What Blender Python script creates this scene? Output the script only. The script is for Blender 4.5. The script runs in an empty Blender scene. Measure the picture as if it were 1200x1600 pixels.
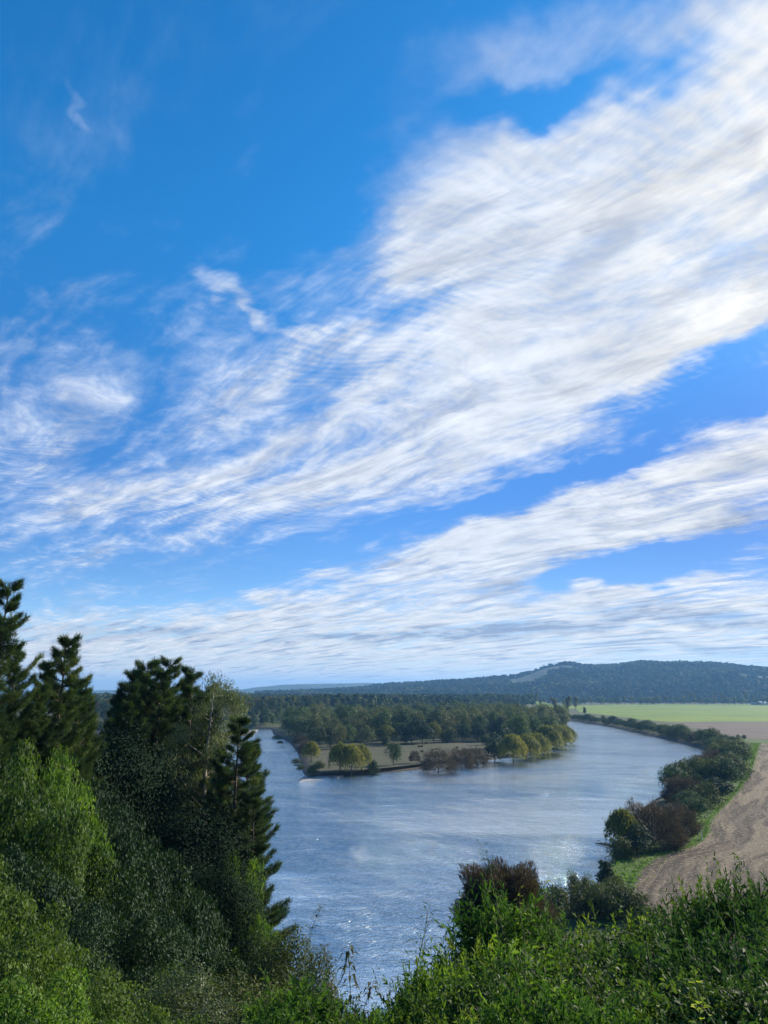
import bpy, math, random
import numpy as np
from mathutils import Vector, Matrix
R = math.radians
C = bpy.context.scene.collection
scn = bpy.context.scene

# ------------------------------------------------------------------ camera
CAM_H = 35.0
PITCH = math.atan(281/1111.0)
cam = bpy.data.cameras.new('camera'); camo = bpy.data.objects.new('camera', cam); C.objects.link(camo)
camo.location = (0, 0, CAM_H); camo.rotation_euler = (math.pi/2+PITCH, 0, 0)
cam.sensor_fit = 'VERTICAL'; cam.sensor_height = 24; cam.lens = 12/(800/1111.0)
cam.clip_start = 0.1; cam.clip_end = 60000
scn.camera = camo
scn.render.resolution_x = 768; scn.render.resolution_y = 1024

# ------------------------------------------------------------------ light
SUN_AZ, SUN_EL = 60.0, 25.0
sdir = Vector((math.sin(R(SUN_AZ))*math.cos(R(SUN_EL)), math.cos(R(SUN_AZ))*math.cos(R(SUN_EL)), math.sin(R(SUN_EL))))
sl = bpy.data.lights.new('sun', 'SUN'); sl.energy = 4.6; sl.angle = R(0.5); sl.color = (1.0, 0.90, 0.74)
so = bpy.data.objects.new('sun', sl); C.objects.link(so)
so.rotation_euler = sdir.to_track_quat('Z', 'Y').to_euler()
scn.view_settings.view_transform = 'Standard'; scn.view_settings.look = 'None'
scn.view_settings.exposure = 1.0; scn.view_settings.gamma = 1.0

# pixel of the photograph (1200x1600) -> direction / place on a level plane
def pdir(px, py):
    cx, cy = (px-600)/1111.0, (800-py)/1111.0
    c, s = math.cos(PITCH), math.sin(PITCH)
    return np.array([cx, c-cy*s, s+cy*c])
def G(px, py, z=1.8):
    d = pdir(px, py); t = (z-CAM_H)/d[2]
    return (d[0]*t, d[1]*t)
def PT(px, py, dist):
    d = pdir(px, py); t = dist/math.hypot(d[0], d[1])
    return (d[0]*t, d[1]*t, CAM_H+d[2]*t)

# ------------------------------------------------------------------ node helpers
class NT:
    def __init__(s, tree): s.t = tree; s.n = tree.nodes; s.l = tree.links
    def new(s, typ, **kw):
        n = s.n.new(typ)
        for k, v in kw.items(): setattr(n, k, v)
        return n
    def put(s, sock, v):
        if hasattr(v, 'is_output'): s.l.new(v, sock)
        elif v is not None: sock.default_value = v
    def math(s, op, a, b=None, c=None, clamp=False):
        n = s.new('ShaderNodeMath', operation=op, use_clamp=clamp)
        s.put(n.inputs[0], a); s.put(n.inputs[1], b); s.put(n.inputs[2], c)
        return n.outputs[0]
    def vmath(s, op, a, b=None):
        n = s.new('ShaderNodeVectorMath', operation=op); s.put(n.inputs[0], a); s.put(n.inputs[1], b)
        return n.outputs['Value'] if op in ('DOT_PRODUCT', 'LENGTH') else n.outputs[0]
    def rng(s, v, a, b, c, d, smooth=True, clamp=True):
        n = s.new('ShaderNodeMapRange', interpolation_type='SMOOTHSTEP' if smooth else 'LINEAR')
        n.clamp = clamp
        for i, q in enumerate((v, a, b, c, d)): s.put(n.inputs[i], q)
        return n.outputs[0]
    def mix(s, f, a, b, typ='MIX'):
        n = s.new('ShaderNodeMix', data_type='RGBA', blend_type=typ)
        s.put(n.inputs[0], f)
        s.put(n.inputs[6], a if hasattr(a, 'is_output') else (*a, 1)); s.put(n.inputs[7], b if hasattr(b, 'is_output') else (*b, 1))
        return n.outputs[2]
    def noise(s, vec, scale, detail=3, rough=0.5, dist=0.0):
        n = s.new('ShaderNodeTexNoise'); s.put(n.inputs['Vector'], vec)
        n.inputs['Scale'].default_value = scale; n.inputs['Detail'].default_value = detail
        n.inputs['Roughness'].default_value = rough; n.inputs['Distortion'].default_value = dist
        return n.outputs[0]
    def mapping(s, vec, loc=(0,0,0), rot=(0,0,0), sc=(1,1,1), typ='POINT'):
        n = s.new('ShaderNodeMapping', vector_type=typ); s.put(n.inputs[0], vec)
        n.inputs['Location'].default_value = loc; n.inputs['Rotation'].default_value = rot; n.inputs['Scale'].default_value = sc
        return n.outputs[0]
    def comb(s, x, y, z=0.0):
        n = s.new('ShaderNodeCombineXYZ')
        s.put(n.inputs[0], x); s.put(n.inputs[1], y); s.put(n.inputs[2], z)
        return n.outputs[0]

# ------------------------------------------------------------------ sky
def azel(px, py):
    d = pdir(px, py)
    return math.atan2(d[0], d[1]), math.atan2(d[2], math.hypot(d[0], d[1]))
world = bpy.data.worlds.new('World'); scn.world = world; world.use_nodes = True
w = NT(world.node_tree); w.n.clear()
out = w.new('ShaderNodeOutputWorld'); bg = w.new('ShaderNodeBackground')
sky = w.new('ShaderNodeTexSky', sky_type='NISHITA'); sky.sun_disc = False
sky.sun_elevation = R(SUN_EL); sky.sun_rotation = R(SUN_AZ); sky.altitude = 50; sky.air_density = 1.0; sky.dust_density = 0.4; sky.ozone_density = 3.0
tc = w.new('ShaderNodeTexCoord'); sep = w.new('ShaderNodeSeparateXYZ'); w.l.new(tc.outputs['Generated'], sep.inputs[0])
X, Y, Z = sep.outputs
az = w.math('ARCTAN2', X, Y)
el = w.math('ARCSINE', Z)
P = w.comb(az, el)
# wind-bent domain: warp the placement a little so that edges are not geometric
wv = w.new('ShaderNodeTexNoise'); w.put(wv.inputs['Vector'], P); wv.inputs['Scale'].default_value = 5.0; wv.inputs['Detail'].default_value = 4
warp = w.vmath('MULTIPLY', w.vmath('SUBTRACT', wv.outputs['Color'], (0.5, 0.5, 0.5)), (0.20, 0.10, 0))
PW = w.vmath('ADD', P, warp)
wf = w.new('ShaderNodeTexNoise'); w.put(wf.inputs['Vector'], w.mapping(P, (0,0,0), (0,0,R(-18)), (.6, 1.6, 1))); wf.inputs['Scale'].default_value = 22.0; wf.inputs['Detail'].default_value = 5
PW = w.vmath('ADD', PW, w.vmath('MULTIPLY', w.vmath('SUBTRACT', wf.outputs['Color'], (0.5, 0.5, 0.5)), (0.10, 0.05, 0)))
cover = None
#  cx, cy, semi-major, semi-minor (photo px), tilt (deg, rising to the right), weight
BL = [
 (720, 280, 240, 130, 22, .50), (850, 220, 260, 70, 18, .35), (300, 560, 220, 120, 12, .16), (640, 800, 300, 40, 15, .15), (1130, 330, 620, 300, 30, 1.0), (820, 350, 330, 150, 25, .55), (650, 385, 190, 80, 20, .5),
 (880, 60, 300, 90, 20, .50), (1180, 60, 300, 200, 30, .6), (930, 135, 200, 60, 20, -.45), (800, 165, 160, 30, 15, -.35),
 (850, 590, 640, 200, 19, 1.05), (560, 700, 420, 130, 22, .55), (520, 545, 110, 50, 10, .45), (400, 800, 260, 70, 10, .18),
 (405, 470, 125, 17, -38, .55), (350, 540, 150, 100, 0, .30), (470, 440, 150, 60, 0, .15),
 (290, 650, 150, 70, 15, .36), (50, 620, 190, 190, 0, .36), (60, 520, 90, 40, 20, .22), (90, 790, 260, 90, 5, .48), (250, 780, 240, 50, 5, .28),
 (90, 890, 120, 110, 0, .30), (105, 440, 60, 40, 0, .22), (110, 160, 30, 14, -50, .18),
 (610, 850, 330, 38, 17, -.30), (830, 765, 250, 34, 19, -.62), (1010, 700, 230, 26, 18, -.60), (1090, 612, 260, 55, 12, -1.25), (1130, 548, 130, 28, 10, -.9), (880, 700, 160, 22, 16, -.4),
 (800, 660, 60, 18, 0, -.4), (400, 740, 200, 20, 24, -.30),
 (1000, 805, 640, 100, 18, 1.3), (620, 925, 420, 70, 16, .70), (230, 985, 420, 60, 3, .45),
 (1010, 868, 170, 40, 12, -1.5), (930, 905, 150, 28, 8, -1.2),
 (800, 985, 800, 85, 4, 1.15), (1100, 960, 400, 80, 5, .5), (640, 960, 130, 14, 8, -.5), (700, 1042, 420, 18, 2, -.28), (1160, 1010, 120, 14, 2, -.3),
 (300, 1040, 500, 40, 0, .25), (360, 895, 240, 36, 0, -.15), (500, 1035, 900, 60, 0, .65), (450, 910, 420, 40, 4, .16),
]
for (cx, cy, a, b, rot, wt) in BL:
    c0 = azel(cx, cy); th = R(rot)
    e1 = azel(cx+30*math.cos(th), cy-30*math.sin(th)); e2 = azel(cx-30*math.sin(th), cy-30*math.cos(th))
    v1 = (e1[0]-c0[0], e1[1]-c0[1]); v2 = (e2[0]-c0[0], e2[1]-c0[1])
    sa = math.hypot(*v1)/30*a; sb = math.hypot(*v2)/30*b
    m = w.mapping(PW, (c0[0], c0[1], 0), (0, 0, math.atan2(v1[1], v1[0])), (sa*1.25, sb*1.25, 1), 'TEXTURE')
    g = w.new('ShaderNodeTexGradient', gradient_type='SPHERICAL'); w.l.new(m, g.inputs[0])
    v = w.rng(g.outputs['Fac'], 0, .85, 0, wt)
    cover = v if cover is None else w.math('ADD', cover, v)
cover = w.math('MULTIPLY', w.math('MINIMUM', cover, 1.25), .92)
lowp = w.rng(el, R(24), R(8), .8, 1.6)
# cloud-deck coordinates: seen in perspective towards the horizon
zz = w.math('ADD', w.math('MAXIMUM', Z, 0.0), 0.07)
deck = w.comb(w.math('DIVIDE', X, zz), w.math('DIVIDE', Y, zz))
WIND = R(44)
dk = w.mapping(deck, (0, 0, 0), (0, 0, -WIND), (1, 1, 1))          # x across the streaks, y along
dwn = w.new('ShaderNodeTexNoise'); w.put(dwn.inputs['Vector'], w.mapping(dk, (3, 1, 0), (0,0,0), (1.0, .6, 1))); dwn.inputs['Scale'].default_value = 1.0; dwn.inputs['Detail'].default_value = 3
dk2 = w.vmath('ADD', dk, w.vmath('MULTIPLY', w.vmath('SUBTRACT', dwn.outputs['Color'], (0.5, 0.5, 0.5)), (0.6, 0.8, 0)))
st1 = w.noise(w.mapping(dk2, (0,0,0), (0,0,0), (1.6, .35, 1)), 2.0, 8, .58)
st2 = w.noise(w.mapping(dk2, (7,2,0), (0,0,0), (5.0, 1.5, 1)), 2.0, 9, .66)
puff = w.noise(w.mapping(dk2, (1,9,0), (0,0,0), (1.5, 1.1, 1)), 4.2, 8, .62)
puff2 = w.noise(w.mapping(dk2, (4,9,0), (0,0,R(20)), (1.4, 1.0, 1)), 13.0, 5, .6)
rip = w.new('ShaderNodeTexWave', wave_type='BANDS', bands_direction='Y'); w.put(rip.inputs['Vector'], w.mapping(dk2, (5,5,0), (0,0,R(12)), (1, 1, 1)))
rip.inputs['Scale'].default_value = 9.0; rip.inputs['Distortion'].default_value = 5.0; rip.inputs['Detail'].default_value = 3; rip.inputs['Detail Scale'].default_value = 1.2
ripm = w.rng(w.noise(w.mapping(dk, (8,8,0), (0,0,0), (1, .6, 1)), 1.6, 2, .5), .5, .62, 0, 1)
fineg = w.rng(el, R(46), R(30), .25, 1)
d1 = w.math('MULTIPLY_ADD', w.math('SUBTRACT', st1, .5), 2.2, cover)
d1 = w.math('MULTIPLY_ADD', w.math('SUBTRACT', st2, .5), w.math('MULTIPLY', fineg, 1.35), d1)
d1 = w.math('MULTIPLY_ADD', w.math('SUBTRACT', puff, .5), lowp, d1)
d1 = w.math('MULTIPLY_ADD', w.math('SUBTRACT', puff2, .5), w.math('MULTIPLY', fineg, .85), d1)
d1 = w.math('MULTIPLY_ADD', w.math('MULTIPLY', w.math('SUBTRACT', rip.outputs['Fac'], .5), ripm), .13, d1)
gate = w.rng(cover, -.35, .28, 0, 1)
alpha = w.math('MULTIPLY', w.rng(d1, -.05, 1.42, 0, 1), gate)
alpha = w.math('MULTIPLY', alpha, .98)
# body of the cloud: thicker parts turn grey, thin parts stay white; warm towards the sun
shade = w.noise(w.mapping(dk2, (11,3,0), (0,0,0), (4.2, .9, 1)), 1.5, 8, .62)
lowg = w.rng(el, R(11), R(1), 0, 1)
grey = w.math('MULTIPLY', w.rng(shade, .47, .68, 0, 1), w.math('ADD', .55, w.math('MULTIPLY', lowg, .45)))
for (cx, cy, a, b, rot, wt) in [(1150, 822, 110, 26, 4, .9), (980, 968, 420, 16, 4, .8), (620, 985, 260, 12, 3, .6), (240, 985, 150, 12, 2, .6), (900, 905, 140, 22, 4, .6), (1100, 1012, 160, 9, 0, .5), (720, 820, 160, 16, 18, .3), (950, 380, 120, 30, 30, .6), (1130, 230, 90, 30, 30, .5)]:
    c0 = azel(cx, cy); th = R(rot); e1 = azel(cx+30*math.cos(th), cy-30*math.sin(th)); e2 = azel(cx-30*math.sin(th), cy-30*math.cos(th))
    m = w.mapping(PW, (c0[0], c0[1], 0), (0, 0, math.atan2(e1[1]-c0[1], e1[0]-c0[0])), (math.hypot(e1[0]-c0[0], e1[1]-c0[1])/30*a*1.3, math.hypot(e2[0]-c0[0], e2[1]-c0[1])/30*b*1.3, 1), 'TEXTURE')
    g = w.new('ShaderNodeTexGradient', gradient_type='SPHERICAL'); w.l.new(m, g.inputs[0])
    grey = w.math('ADD', grey, w.math('MULTIPLY', w.rng(g.outputs['Fac'], 0, .8, 0, wt), w.rng(puff, .35, .6, .3, 1)), clamp=True)
sunny = w.rng(az, R(-12), R(38), 0, 1)
thin = w.rng(alpha, .25, .85, 0, 1)
ccol = w.mix(w.math('MAXIMUM', sunny, w.math('MULTIPLY', thin, .5)), (.30, .355, .455), (.455, .447, .425))
ccol = w.mix(w.rng(el, R(9), R(2), 0, .85), ccol, (.44, .43, .405))
lit = w.math('MULTIPLY_ADD', w.math('SUBTRACT', st2, .5), .9, w.math('MULTIPLY_ADD', w.math('SUBTRACT', puff, .5), .7, 1.04))
ccol = w.mix(1.0, ccol, w.comb(lit, lit, lit), 'MULTIPLY')
ccol = w.mix(grey, ccol, (.165, .195, .26))
hs = w.new('ShaderNodeHueSaturation'); hs.inputs['Saturation'].default_value = 1.35; hs.inputs['Value'].default_value = 1.0
w.l.new(sky.outputs[0], hs.inputs['Color'])
SKYK = 0.10
skyc = w.mix(1.0, hs.outputs[0], (SKYK, SKYK, SKYK), 'MULTIPLY')
tint = w.mix(w.rng(el, R(1), R(10), 0, 1), (.84, .88, 1.10), (.62, .66, .84))
tint = w.mix(w.rng(el, R(12), R(38), 0, 1), tint, (.66, 1.12, 1.16))
skyc = w.mix(1.0, skyc, tint, 'MULTIPLY')
dim = w.math('MULTIPLY', w.rng(az, R(-8), R(34), 0, 1), w.rng(el, R(34), R(12), 0, 1))
skyc = w.mix(dim, skyc, w.mix(1.0, skyc, (.42, .50, .62), 'MULTIPLY'))
final = w.mix(alpha, skyc, ccol)
w.l.new(final, bg.inputs['Color']); bg.inputs['Strength'].default_value = 1.0
w.l.new(bg.outputs[0], out.inputs[0])
world.cycles.sampling_method = 'MANUAL'; world.cycles.sample_map_resolution = 512

# ------------------------------------------------------------------ materials
def newmat(name):
    m = bpy.data.materials.new(name); m.use_nodes = True
    n = NT(m.node_tree); n.n.clear()
    o = n.new('ShaderNodeOutputMaterial'); return m, n, o
def princ(n, o, col, rough=.8, bump=None, spec=.3):
    p = n.new('ShaderNodeBsdfPrincipled'); n.put(p.inputs['Base Color'], col if hasattr(col, 'is_output') else (*col, 1))
    n.put(p.inputs['Roughness'], rough); p.inputs['Specular IOR Level'].default_value = spec
    if bump is not None: n.l.new(bump, p.inputs['Normal'])
    n.l.new(p.outputs[0], o.inputs[0]); return p
def bumpn(n, h, dist, strength=1.0):
    b = n.new('ShaderNodeBump'); n.l.new(h, b.inputs['Height']); b.inputs['Distance'].default_value = dist; b.inputs['Strength'].default_value = strength
    return b.outputs[0]
def leafmat(name, cols, transl=.35, rough=.7, spec=.15, objvar=.35, clump=.6):
    m, n, o = newmat(name)
    g = n.new('ShaderNodeNewGeometry'); oi = n.new('ShaderNodeObjectInfo'); t = n.new('ShaderNodeTexCoord')
    f = n.math('MULTIPLY', g.outputs['Random Per Island'], .34)
    f = n.math('MULTIPLY_ADD', oi.outputs['Random'], objvar, f)
    nz = n.noise(t.outputs['Object'], clump, 2)
    f = n.math('ADD', f, n.math('MULTIPLY', n.math('SUBTRACT', nz, .5), 1.9))
    f = n.math('ADD', f, .08+(.5-objvar)*.4, clamp=True)
    r = n.new('ShaderNodeValToRGB'); n.l.new(f, r.inputs[0])
    e = r.color_ramp.elements
    while len(e) < len(cols): e.new(.5)
    for i, c in enumerate(cols): e[i].position = i/(len(cols)-1); e[i].color = (*c, 1)
    p = n.new('ShaderNodeBsdfPrincipled'); n.l.new(r.outputs[0], p.inputs['Base Color']); p.inputs['Roughness'].default_value = rough
    p.inputs['Specular IOR Level'].default_value = spec
    tr = n.new('ShaderNodeBsdfTranslucent')
    n.l.new(n.mix(1.0, r.outputs[0], (1.5, 1.6, .7), 'MULTIPLY'), tr.inputs[0])
    mx = n.new('ShaderNodeMixShader'); mx.inputs[0].default_value = transl
    n.l.new(p.outputs[0], mx.inputs[1]); n.l.new(tr.outputs[0], mx.inputs[2]); n.l.new(mx.outputs[0], o.inputs[0])
    return m
M = {}
M['grove'] = leafmat('leaf_grey_green', [(.035,.052,.028), (.070,.090,.042), (.150,.150,.062)], .25, .7, .15, .62)
M['grove2'] = leafmat('leaf_mid_green', [(.025,.050,.024), (.048,.085,.035), (.105,.140,.044)], .25, .7, .15, .55)
M['yellow'] = leafmat('leaf_willow_yellow', [(.050,.068,.018), (.110,.118,.022), (.235,.205,.030)], .35)
M['dark'] = leafmat('leaf_dark_evergreen', [(.014,.032,.018), (.026,.052,.025), (.045,.075,.030)], .15)
M['russet'] = leafmat('twigs_russet', [(.040,.030,.025), (.070,.053,.042), (.110,.085,.058)], .15)
M['poplar'] = leafmat('leaf_poplar', [(.07,.09,.035), (.13,.13,.045), (.20,.16,.06)], .3)
M['scrub'] = leafmat('leaf_scrub', [(.022,.038,.015), (.055,.075,.024), (.105,.110,.036)], .2)
M['pine'] = leafmat('needles_pine', [(.014,.034,.014), (.036,.070,.022), (.115,.145,.034)], .26, .6)  # brightest stop paints warm sunlit edges into the needle colour
M['euc'] = leafmat('leaf_gum', [(.040,.062,.030), (.085,.110,.055), (.15,.17,.085)], .3, .45)
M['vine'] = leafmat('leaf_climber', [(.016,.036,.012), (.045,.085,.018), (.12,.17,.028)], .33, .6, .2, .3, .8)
M['vinebr'] = leafmat('leaf_climber_bright', [(.035,.080,.014), (.085,.160,.022), (.17,.25,.032)], .4, .6, .2, .2, .8)  # brighter copy of the climber colour, sunlit look painted in
M['vinedk'] = leafmat('leaf_climber_dark', [(.010,.026,.012), (.018,.042,.017), (.034,.068,.022)], .18, .65, .2)  # darker copy of the climber colour, shade painted into the leaves
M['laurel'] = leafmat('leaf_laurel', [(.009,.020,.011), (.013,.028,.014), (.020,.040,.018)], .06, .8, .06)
M['shoot'] = leafmat('leaf_shoots', [(.014,.040,.010), (.048,.105,.018), (.15,.225,.030)], .42, .6, .12, .3, 1.1)
M['shootyl'] = leafmat('leaf_shoots_yellowish', [(.024,.050,.010), (.075,.125,.018), (.19,.235,.032)], .42, .6, .12, .3, 1.3)
M['shootdk'] = leafmat('leaf_shoots_blue', [(.012,.032,.014), (.026,.060,.019), (.095,.160,.034)], .38, .6, .12, .3, 1.1)
M['browntip'] = leafmat('leaf_bronzed', [(.045,.065,.018), (.085,.075,.026), (.13,.07,.035)], .35, .4)
M['ylw'] = leafmat('leaf_yellow_creeper', [(.20,.28,.03), (.36,.40,.04), (.50,.48,.06)], .45, .4)
def barkmat(name, a, b, sc=6):
    m, n, o = newmat(name); t = n.new('ShaderNodeTexCoord')
    v = n.noise(n.mapping(t.outputs['Object'], (0,0,0), (0,0,0), (sc, sc, sc*.18)), 1.0, 5, .65)
    princ(n, o, n.mix(n.rng(v, .35, .65, 0, 1), a, b), .9, bumpn(n, v, .03)); return m
M['bark'] = barkmat('bark_brown', (.05,.035,.025), (.13,.095,.070))
M['barkpale'] = barkmat('bark_pale', (.18,.15,.12), (.42,.38,.32), 3)
M['stem'] = barkmat('stem_green', (.07,.10,.03), (.14,.14,.05), 20)

# ------------------------------------------------------------------ mesh helpers (numpy)
def mk(name, V, F, mat, mi=None, smooth=False):
    """V (n,3); F = list of int arrays, each (m,k)"""
    me = bpy.data.meshes.new(name); V = np.asarray(V, np.float32)
    if not isinstance(F, (list, tuple)): F = [F]
    F = [np.asarray(f, np.int32) for f in F if len(f)]
    tot = np.concatenate([np.full(len(f), f.shape[1], np.int32) for f in F])
    loops = np.concatenate([f.ravel() for f in F])
    me.vertices.add(len(V)); me.vertices.foreach_set('co', V.ravel())
    me.loops.add(len(loops)); me.loops.foreach_set('vertex_index', loops)
    me.polygons.add(len(tot)); st = np.zeros(len(tot), np.int32); st[1:] = np.cumsum(tot)[:-1]
    me.polygons.foreach_set('loop_start', st); me.polygons.foreach_set('loop_total', tot)
    for m in (mat if isinstance(mat, (list, tuple)) else [mat]): me.materials.append(m)
    if mi is not None: me.polygons.foreach_set('material_index', np.asarray(mi, np.int32))
    if smooth: me.polygons.foreach_set('use_smooth', np.ones(len(tot), bool))
    me.update(calc_edges=True); me.validate(); return me
class MB:
    def __init__(s): s.V = []; s.F = {3: [], 4: []}; s.n = 0
    def add(s, V, F):
        V = np.asarray(V, float); F = np.asarray(F, int); s.V.append(V); s.F[F.shape[1]].append(F+s.n); s.n += len(V)
    def tube(s, pts, rad, k=6):
        pts = np.asarray(pts, float); m = len(pts); rad = np.broadcast_to(rad, (m,))
        T = np.gradient(pts, axis=0); T /= np.linalg.norm(T, axis=1)[:, None]+1e-9
        ref = np.array([0.3, 0.1, 1.0]) if abs(T[0][2]) < .8 else np.array([1.0, .2, 0])
        A = np.cross(T, ref); A /= np.linalg.norm(A, axis=1)[:, None]+1e-9; B = np.cross(T, A)
        an = np.arange(k)*2*math.pi/k
        V = pts[:, None]+rad[:, None, None]*(A[:, None]*np.cos(an)[None, :, None]+B[:, None]*np.sin(an)[None, :, None])
        i = np.arange(m-1)[:, None]*k; j = np.arange(k)[None]; j2 = (j+1) % k
        F = np.stack([i+j, i+j2, i+k+j2, i+k+j], -1).reshape(-1, 4)
        s.add(V.reshape(-1, 3), F)
    def mesh(s, name, mat, smooth=False):
        return mk(name, np.concatenate(s.V), [np.concatenate(f) for f in (s.F[3], s.F[4]) if f], mat, smooth=smooth)
def unit(v): return v/(np.linalg.norm(v, axis=-1, keepdims=True)+1e-9)
def diamonds(mb, P, D, N, L, W):
    """one small pointed leaf per row: centre P, axis D, facing N"""
    S = unit(np.cross(D, N)); L = np.broadcast_to(L, (len(P),))[:, None]; W = np.broadcast_to(W, (len(P),))[:, None]
    V = np.stack([P-D*L*.5, P+S*W*.5, P+D*L*.5, P-S*W*.5], 1).reshape(-1, 3)
    mb.add(V, np.arange(len(P)*4).reshape(-1, 4))
def blades(mb, B, D, L, W, rng):
    """needle: thin triangle from B along D"""
    S = unit(np.cross(D, rng.normal(size=D.shape)))
    V = np.stack([B-S*W*.5, B+S*W*.5, B+D*L], 1).reshape(-1, 3)
    mb.add(V, np.arange(len(B)*3).reshape(-1, 3))
def folded(mb, B, D, U, L, W, droop):
    """lance leaf of four triangles, folded on its midrib and drooping: base B, axis D, up-side U"""
    S = unit(np.cross(D, U)); U = unit(np.cross(S, D)); n = len(B)
    L = L[:, None]; W = W[:, None]; dr = droop[:, None]*L
    mid = B+D*L*.42-np.array([0, 0, 1])*dr*.12
    tip = B+D*L-np.array([0, 0, 1])*dr
    V = np.stack([B, mid+S*W*.5+U*W*.18, mid-U*W*.05, mid-S*W*.5+U*W*.18, tip], 1).reshape(-1, 3)
    b = np.arange(n)[:, None]*5
    F = np.concatenate([b+np.array([[0, 1, 2]]), b+np.array([[0, 2, 3]]), b+np.array([[1, 4, 2]]), b+np.array([[2, 4, 3]])])
    mb.add(V, F)

# ------------------------------------------------------------------ object helpers
def tag(o, label=None, cat=None, group=None, kind=None):
    if label: o['label'] = label
    if cat: o['category'] = cat
    if group: o['group'] = group
    if kind: o['kind'] = kind
    return o
def ob(name, me, parent=None, loc=(0,0,0)):
    o = bpy.data.objects.new(name, me); C.objects.link(o); o.location = loc
    if parent: o.parent = parent
    return o
def thing(name, label, cat, loc, rotz=0, sc=(1,1,1), group=None, parts=()):
    e = bpy.data.objects.new(name, None); C.objects.link(e); e.location = loc; e.rotation_euler = (0, 0, rotz); e.scale = sc
    e.empty_display_size = .3
    tag(e, label, cat, group)
    last = None
    for pn, me in parts: last = ob(pn, me, last if pn == 'needles' else e)
    return e

# ------------------------------------------------------------------ layout of the valley
RIVER_PX = [(560,1600),(700,1560),(760,1500),(850,1440),(905,1405),(942,1378),(962,1345),(968,1318),(985,1280),(1030,1248),(1078,1222),(1108,1200),(1115,1186),
            (1104,1172),(1060,1160),(1000,1146),(950,1135),(905,1128),(880,1125.5),(820,1121),(740,1118),
            (700,1119),(760,1123),(840,1128),(885,1134),(893,1146),(888,1158),(850,1171),(800,1183),(740,1190),(680,1197),(620,1204),(560,1210),(510,1214),(482,1216),
            (476,1206),(473,1192),(467,1176),(456,1162),(442,1154),(428,1147),(427,1142),(424,1139.5),(395,1137.5),(330,1138),(200,1141),(0,1145),(-400,1150),
            (-400,1158),(0,1153),(200,1149),(350,1146),(388,1147),(350,1155),(290,1166),(235,1182),(180,1205),(110,1245),(60,1300)]
river = [G(x, y, 0.0) for x, y in RIVER_PX] + [(-40, 122), (-18, 98), (-4, 80)]
river = np.array(river)
river[0] = (8, 76); river[1] = (24, 78)
TOE = np.array([(900, -200), (200, 60), (110, 72), (60, 76), (24, 74), (8, 73), (-4, 78), (-18, 96), (-40, 119), (-90, 140), (-160, 190), (-300, 260), (-900, 500)], float)
TERR_PX = [(-900,1152),(0,1143.5),(200,1140),(395,1136.5),(470,1131),(560,1124),(700,1114.5),(800,1110),(880,1104.5)]
terr = np.array([G(x, y, 1.8) for x, y in TERR_PX]+[(900, 4600), (900, 9000), (-9000, 9000), (-9000, 900)])
def seg_dist(Q, poly, closed=True):
    d = np.full(len(Q), 1e18); n = len(poly)
    for i in range(n if closed else n-1):
        a = poly[i]; b = poly[(i+1) % n]; ab = b-a; L = (ab**2).sum()+1e-9
        t = np.clip(((Q-a)@ab)/L, 0, 1); d = np.minimum(d, ((Q-(a+t[:, None]*ab))**2).sum(1))
    return np.sqrt(d)
def inside(Q, poly):
    r = np.zeros(len(Q), bool); n = len(poly)
    for i in range(n):
        x1, y1 = poly[i]; x2, y2 = poly[(i+1) % n]
        if y1 == y2: continue
        c = ((y1 > Q[:, 1]) != (y2 > Q[:, 1])) & (Q[:, 0] < (x2-x1)*(Q[:, 1]-y1)/(y2-y1)+x1)
        r ^= c
    return r
BLUFF = np.vstack([TOE, [(-900, -900), (900, -900)]])
def sst(x, a, b): t = np.clip((x-a)/(b-a), 0, 1); return t*t*(3-2*t)
def vnoise(Q, sc, seed=0):
    """cheap smooth noise: summed sines"""
    r = np.random.default_rng(seed); v = 0
    for k in range(6):
        a = r.uniform(0, 6.28); f = sc*r.uniform(.6, 1.7)
        v = v+np.sin((Q[:, 0]*math.cos(a)+Q[:, 1]*math.sin(a))*f+r.uniform(0, 6.28))
    return v/6
def height(Q):
    Q = np.atleast_2d(np.asarray(Q, float))
    ir = inside(Q, river); dr = seg_dist(Q, river); s = np.where(ir, -dr, dr)
    z = -2.2+4.0*sst(s, -7, 4.5)
    it = inside(Q, terr); dt = seg_dist(Q, terr)
    z = z+np.where(it, 12*sst(dt, 4, 60)+2*vnoise(Q, .012, 3)*sst(dt, 60, 300), 0)
    ib = inside(Q, BLUFF); db = seg_dist(Q, TOE, False)
    zb = 33.0*np.clip(db/74.0, 0, 1)+.6*vnoise(Q, .35, 5)*sst(db, 8, 20)*sst(np.hypot(Q[:, 0], Q[:, 1]), 2, 9)
    return np.where(ib, np.maximum(z, np.minimum(zb+1.0*(db > 6), 33.0)), z)
def hz(x, y): return float(height([(x, y)])[0])

def polar_terrain():
    r = np.concatenate([np.linspace(.6, 60, 60), np.geomspace(61, 900, 470), np.geomspace(915, 11000, 90)])
    a = np.concatenate([np.linspace(-180, -46, 40), np.linspace(-45, 45, 520), np.linspace(46, 180, 40)[:-1]])
    A, Rr = np.meshgrid(np.radians(a), r)
    Q = np.stack([np.sin(A)*Rr, np.cos(A)*Rr], -1).reshape(-1, 2)
    z = np.empty(len(Q))
    for i in range(0, len(Q), 60000): z[i:i+60000] = height(Q[i:i+60000])
    na = len(a); i = np.arange(len(r)-1)[:, None]*na; j = np.arange(na)[None]; j2 = (j+1) % na
    F = np.stack([i+j, i+na+j, i+na+j2, i+j2], -1).reshape(-1, 4)
    V = np.concatenate([np.c_[Q, z], [[0, 0, 33.0]]])
    c = len(V)-1; T = np.stack([np.full(na, c), np.arange(na), (np.arange(na)+1) % na], 1)
    return V, F, T
m, n, o = newmat('ground_grass_and_earth')
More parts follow.
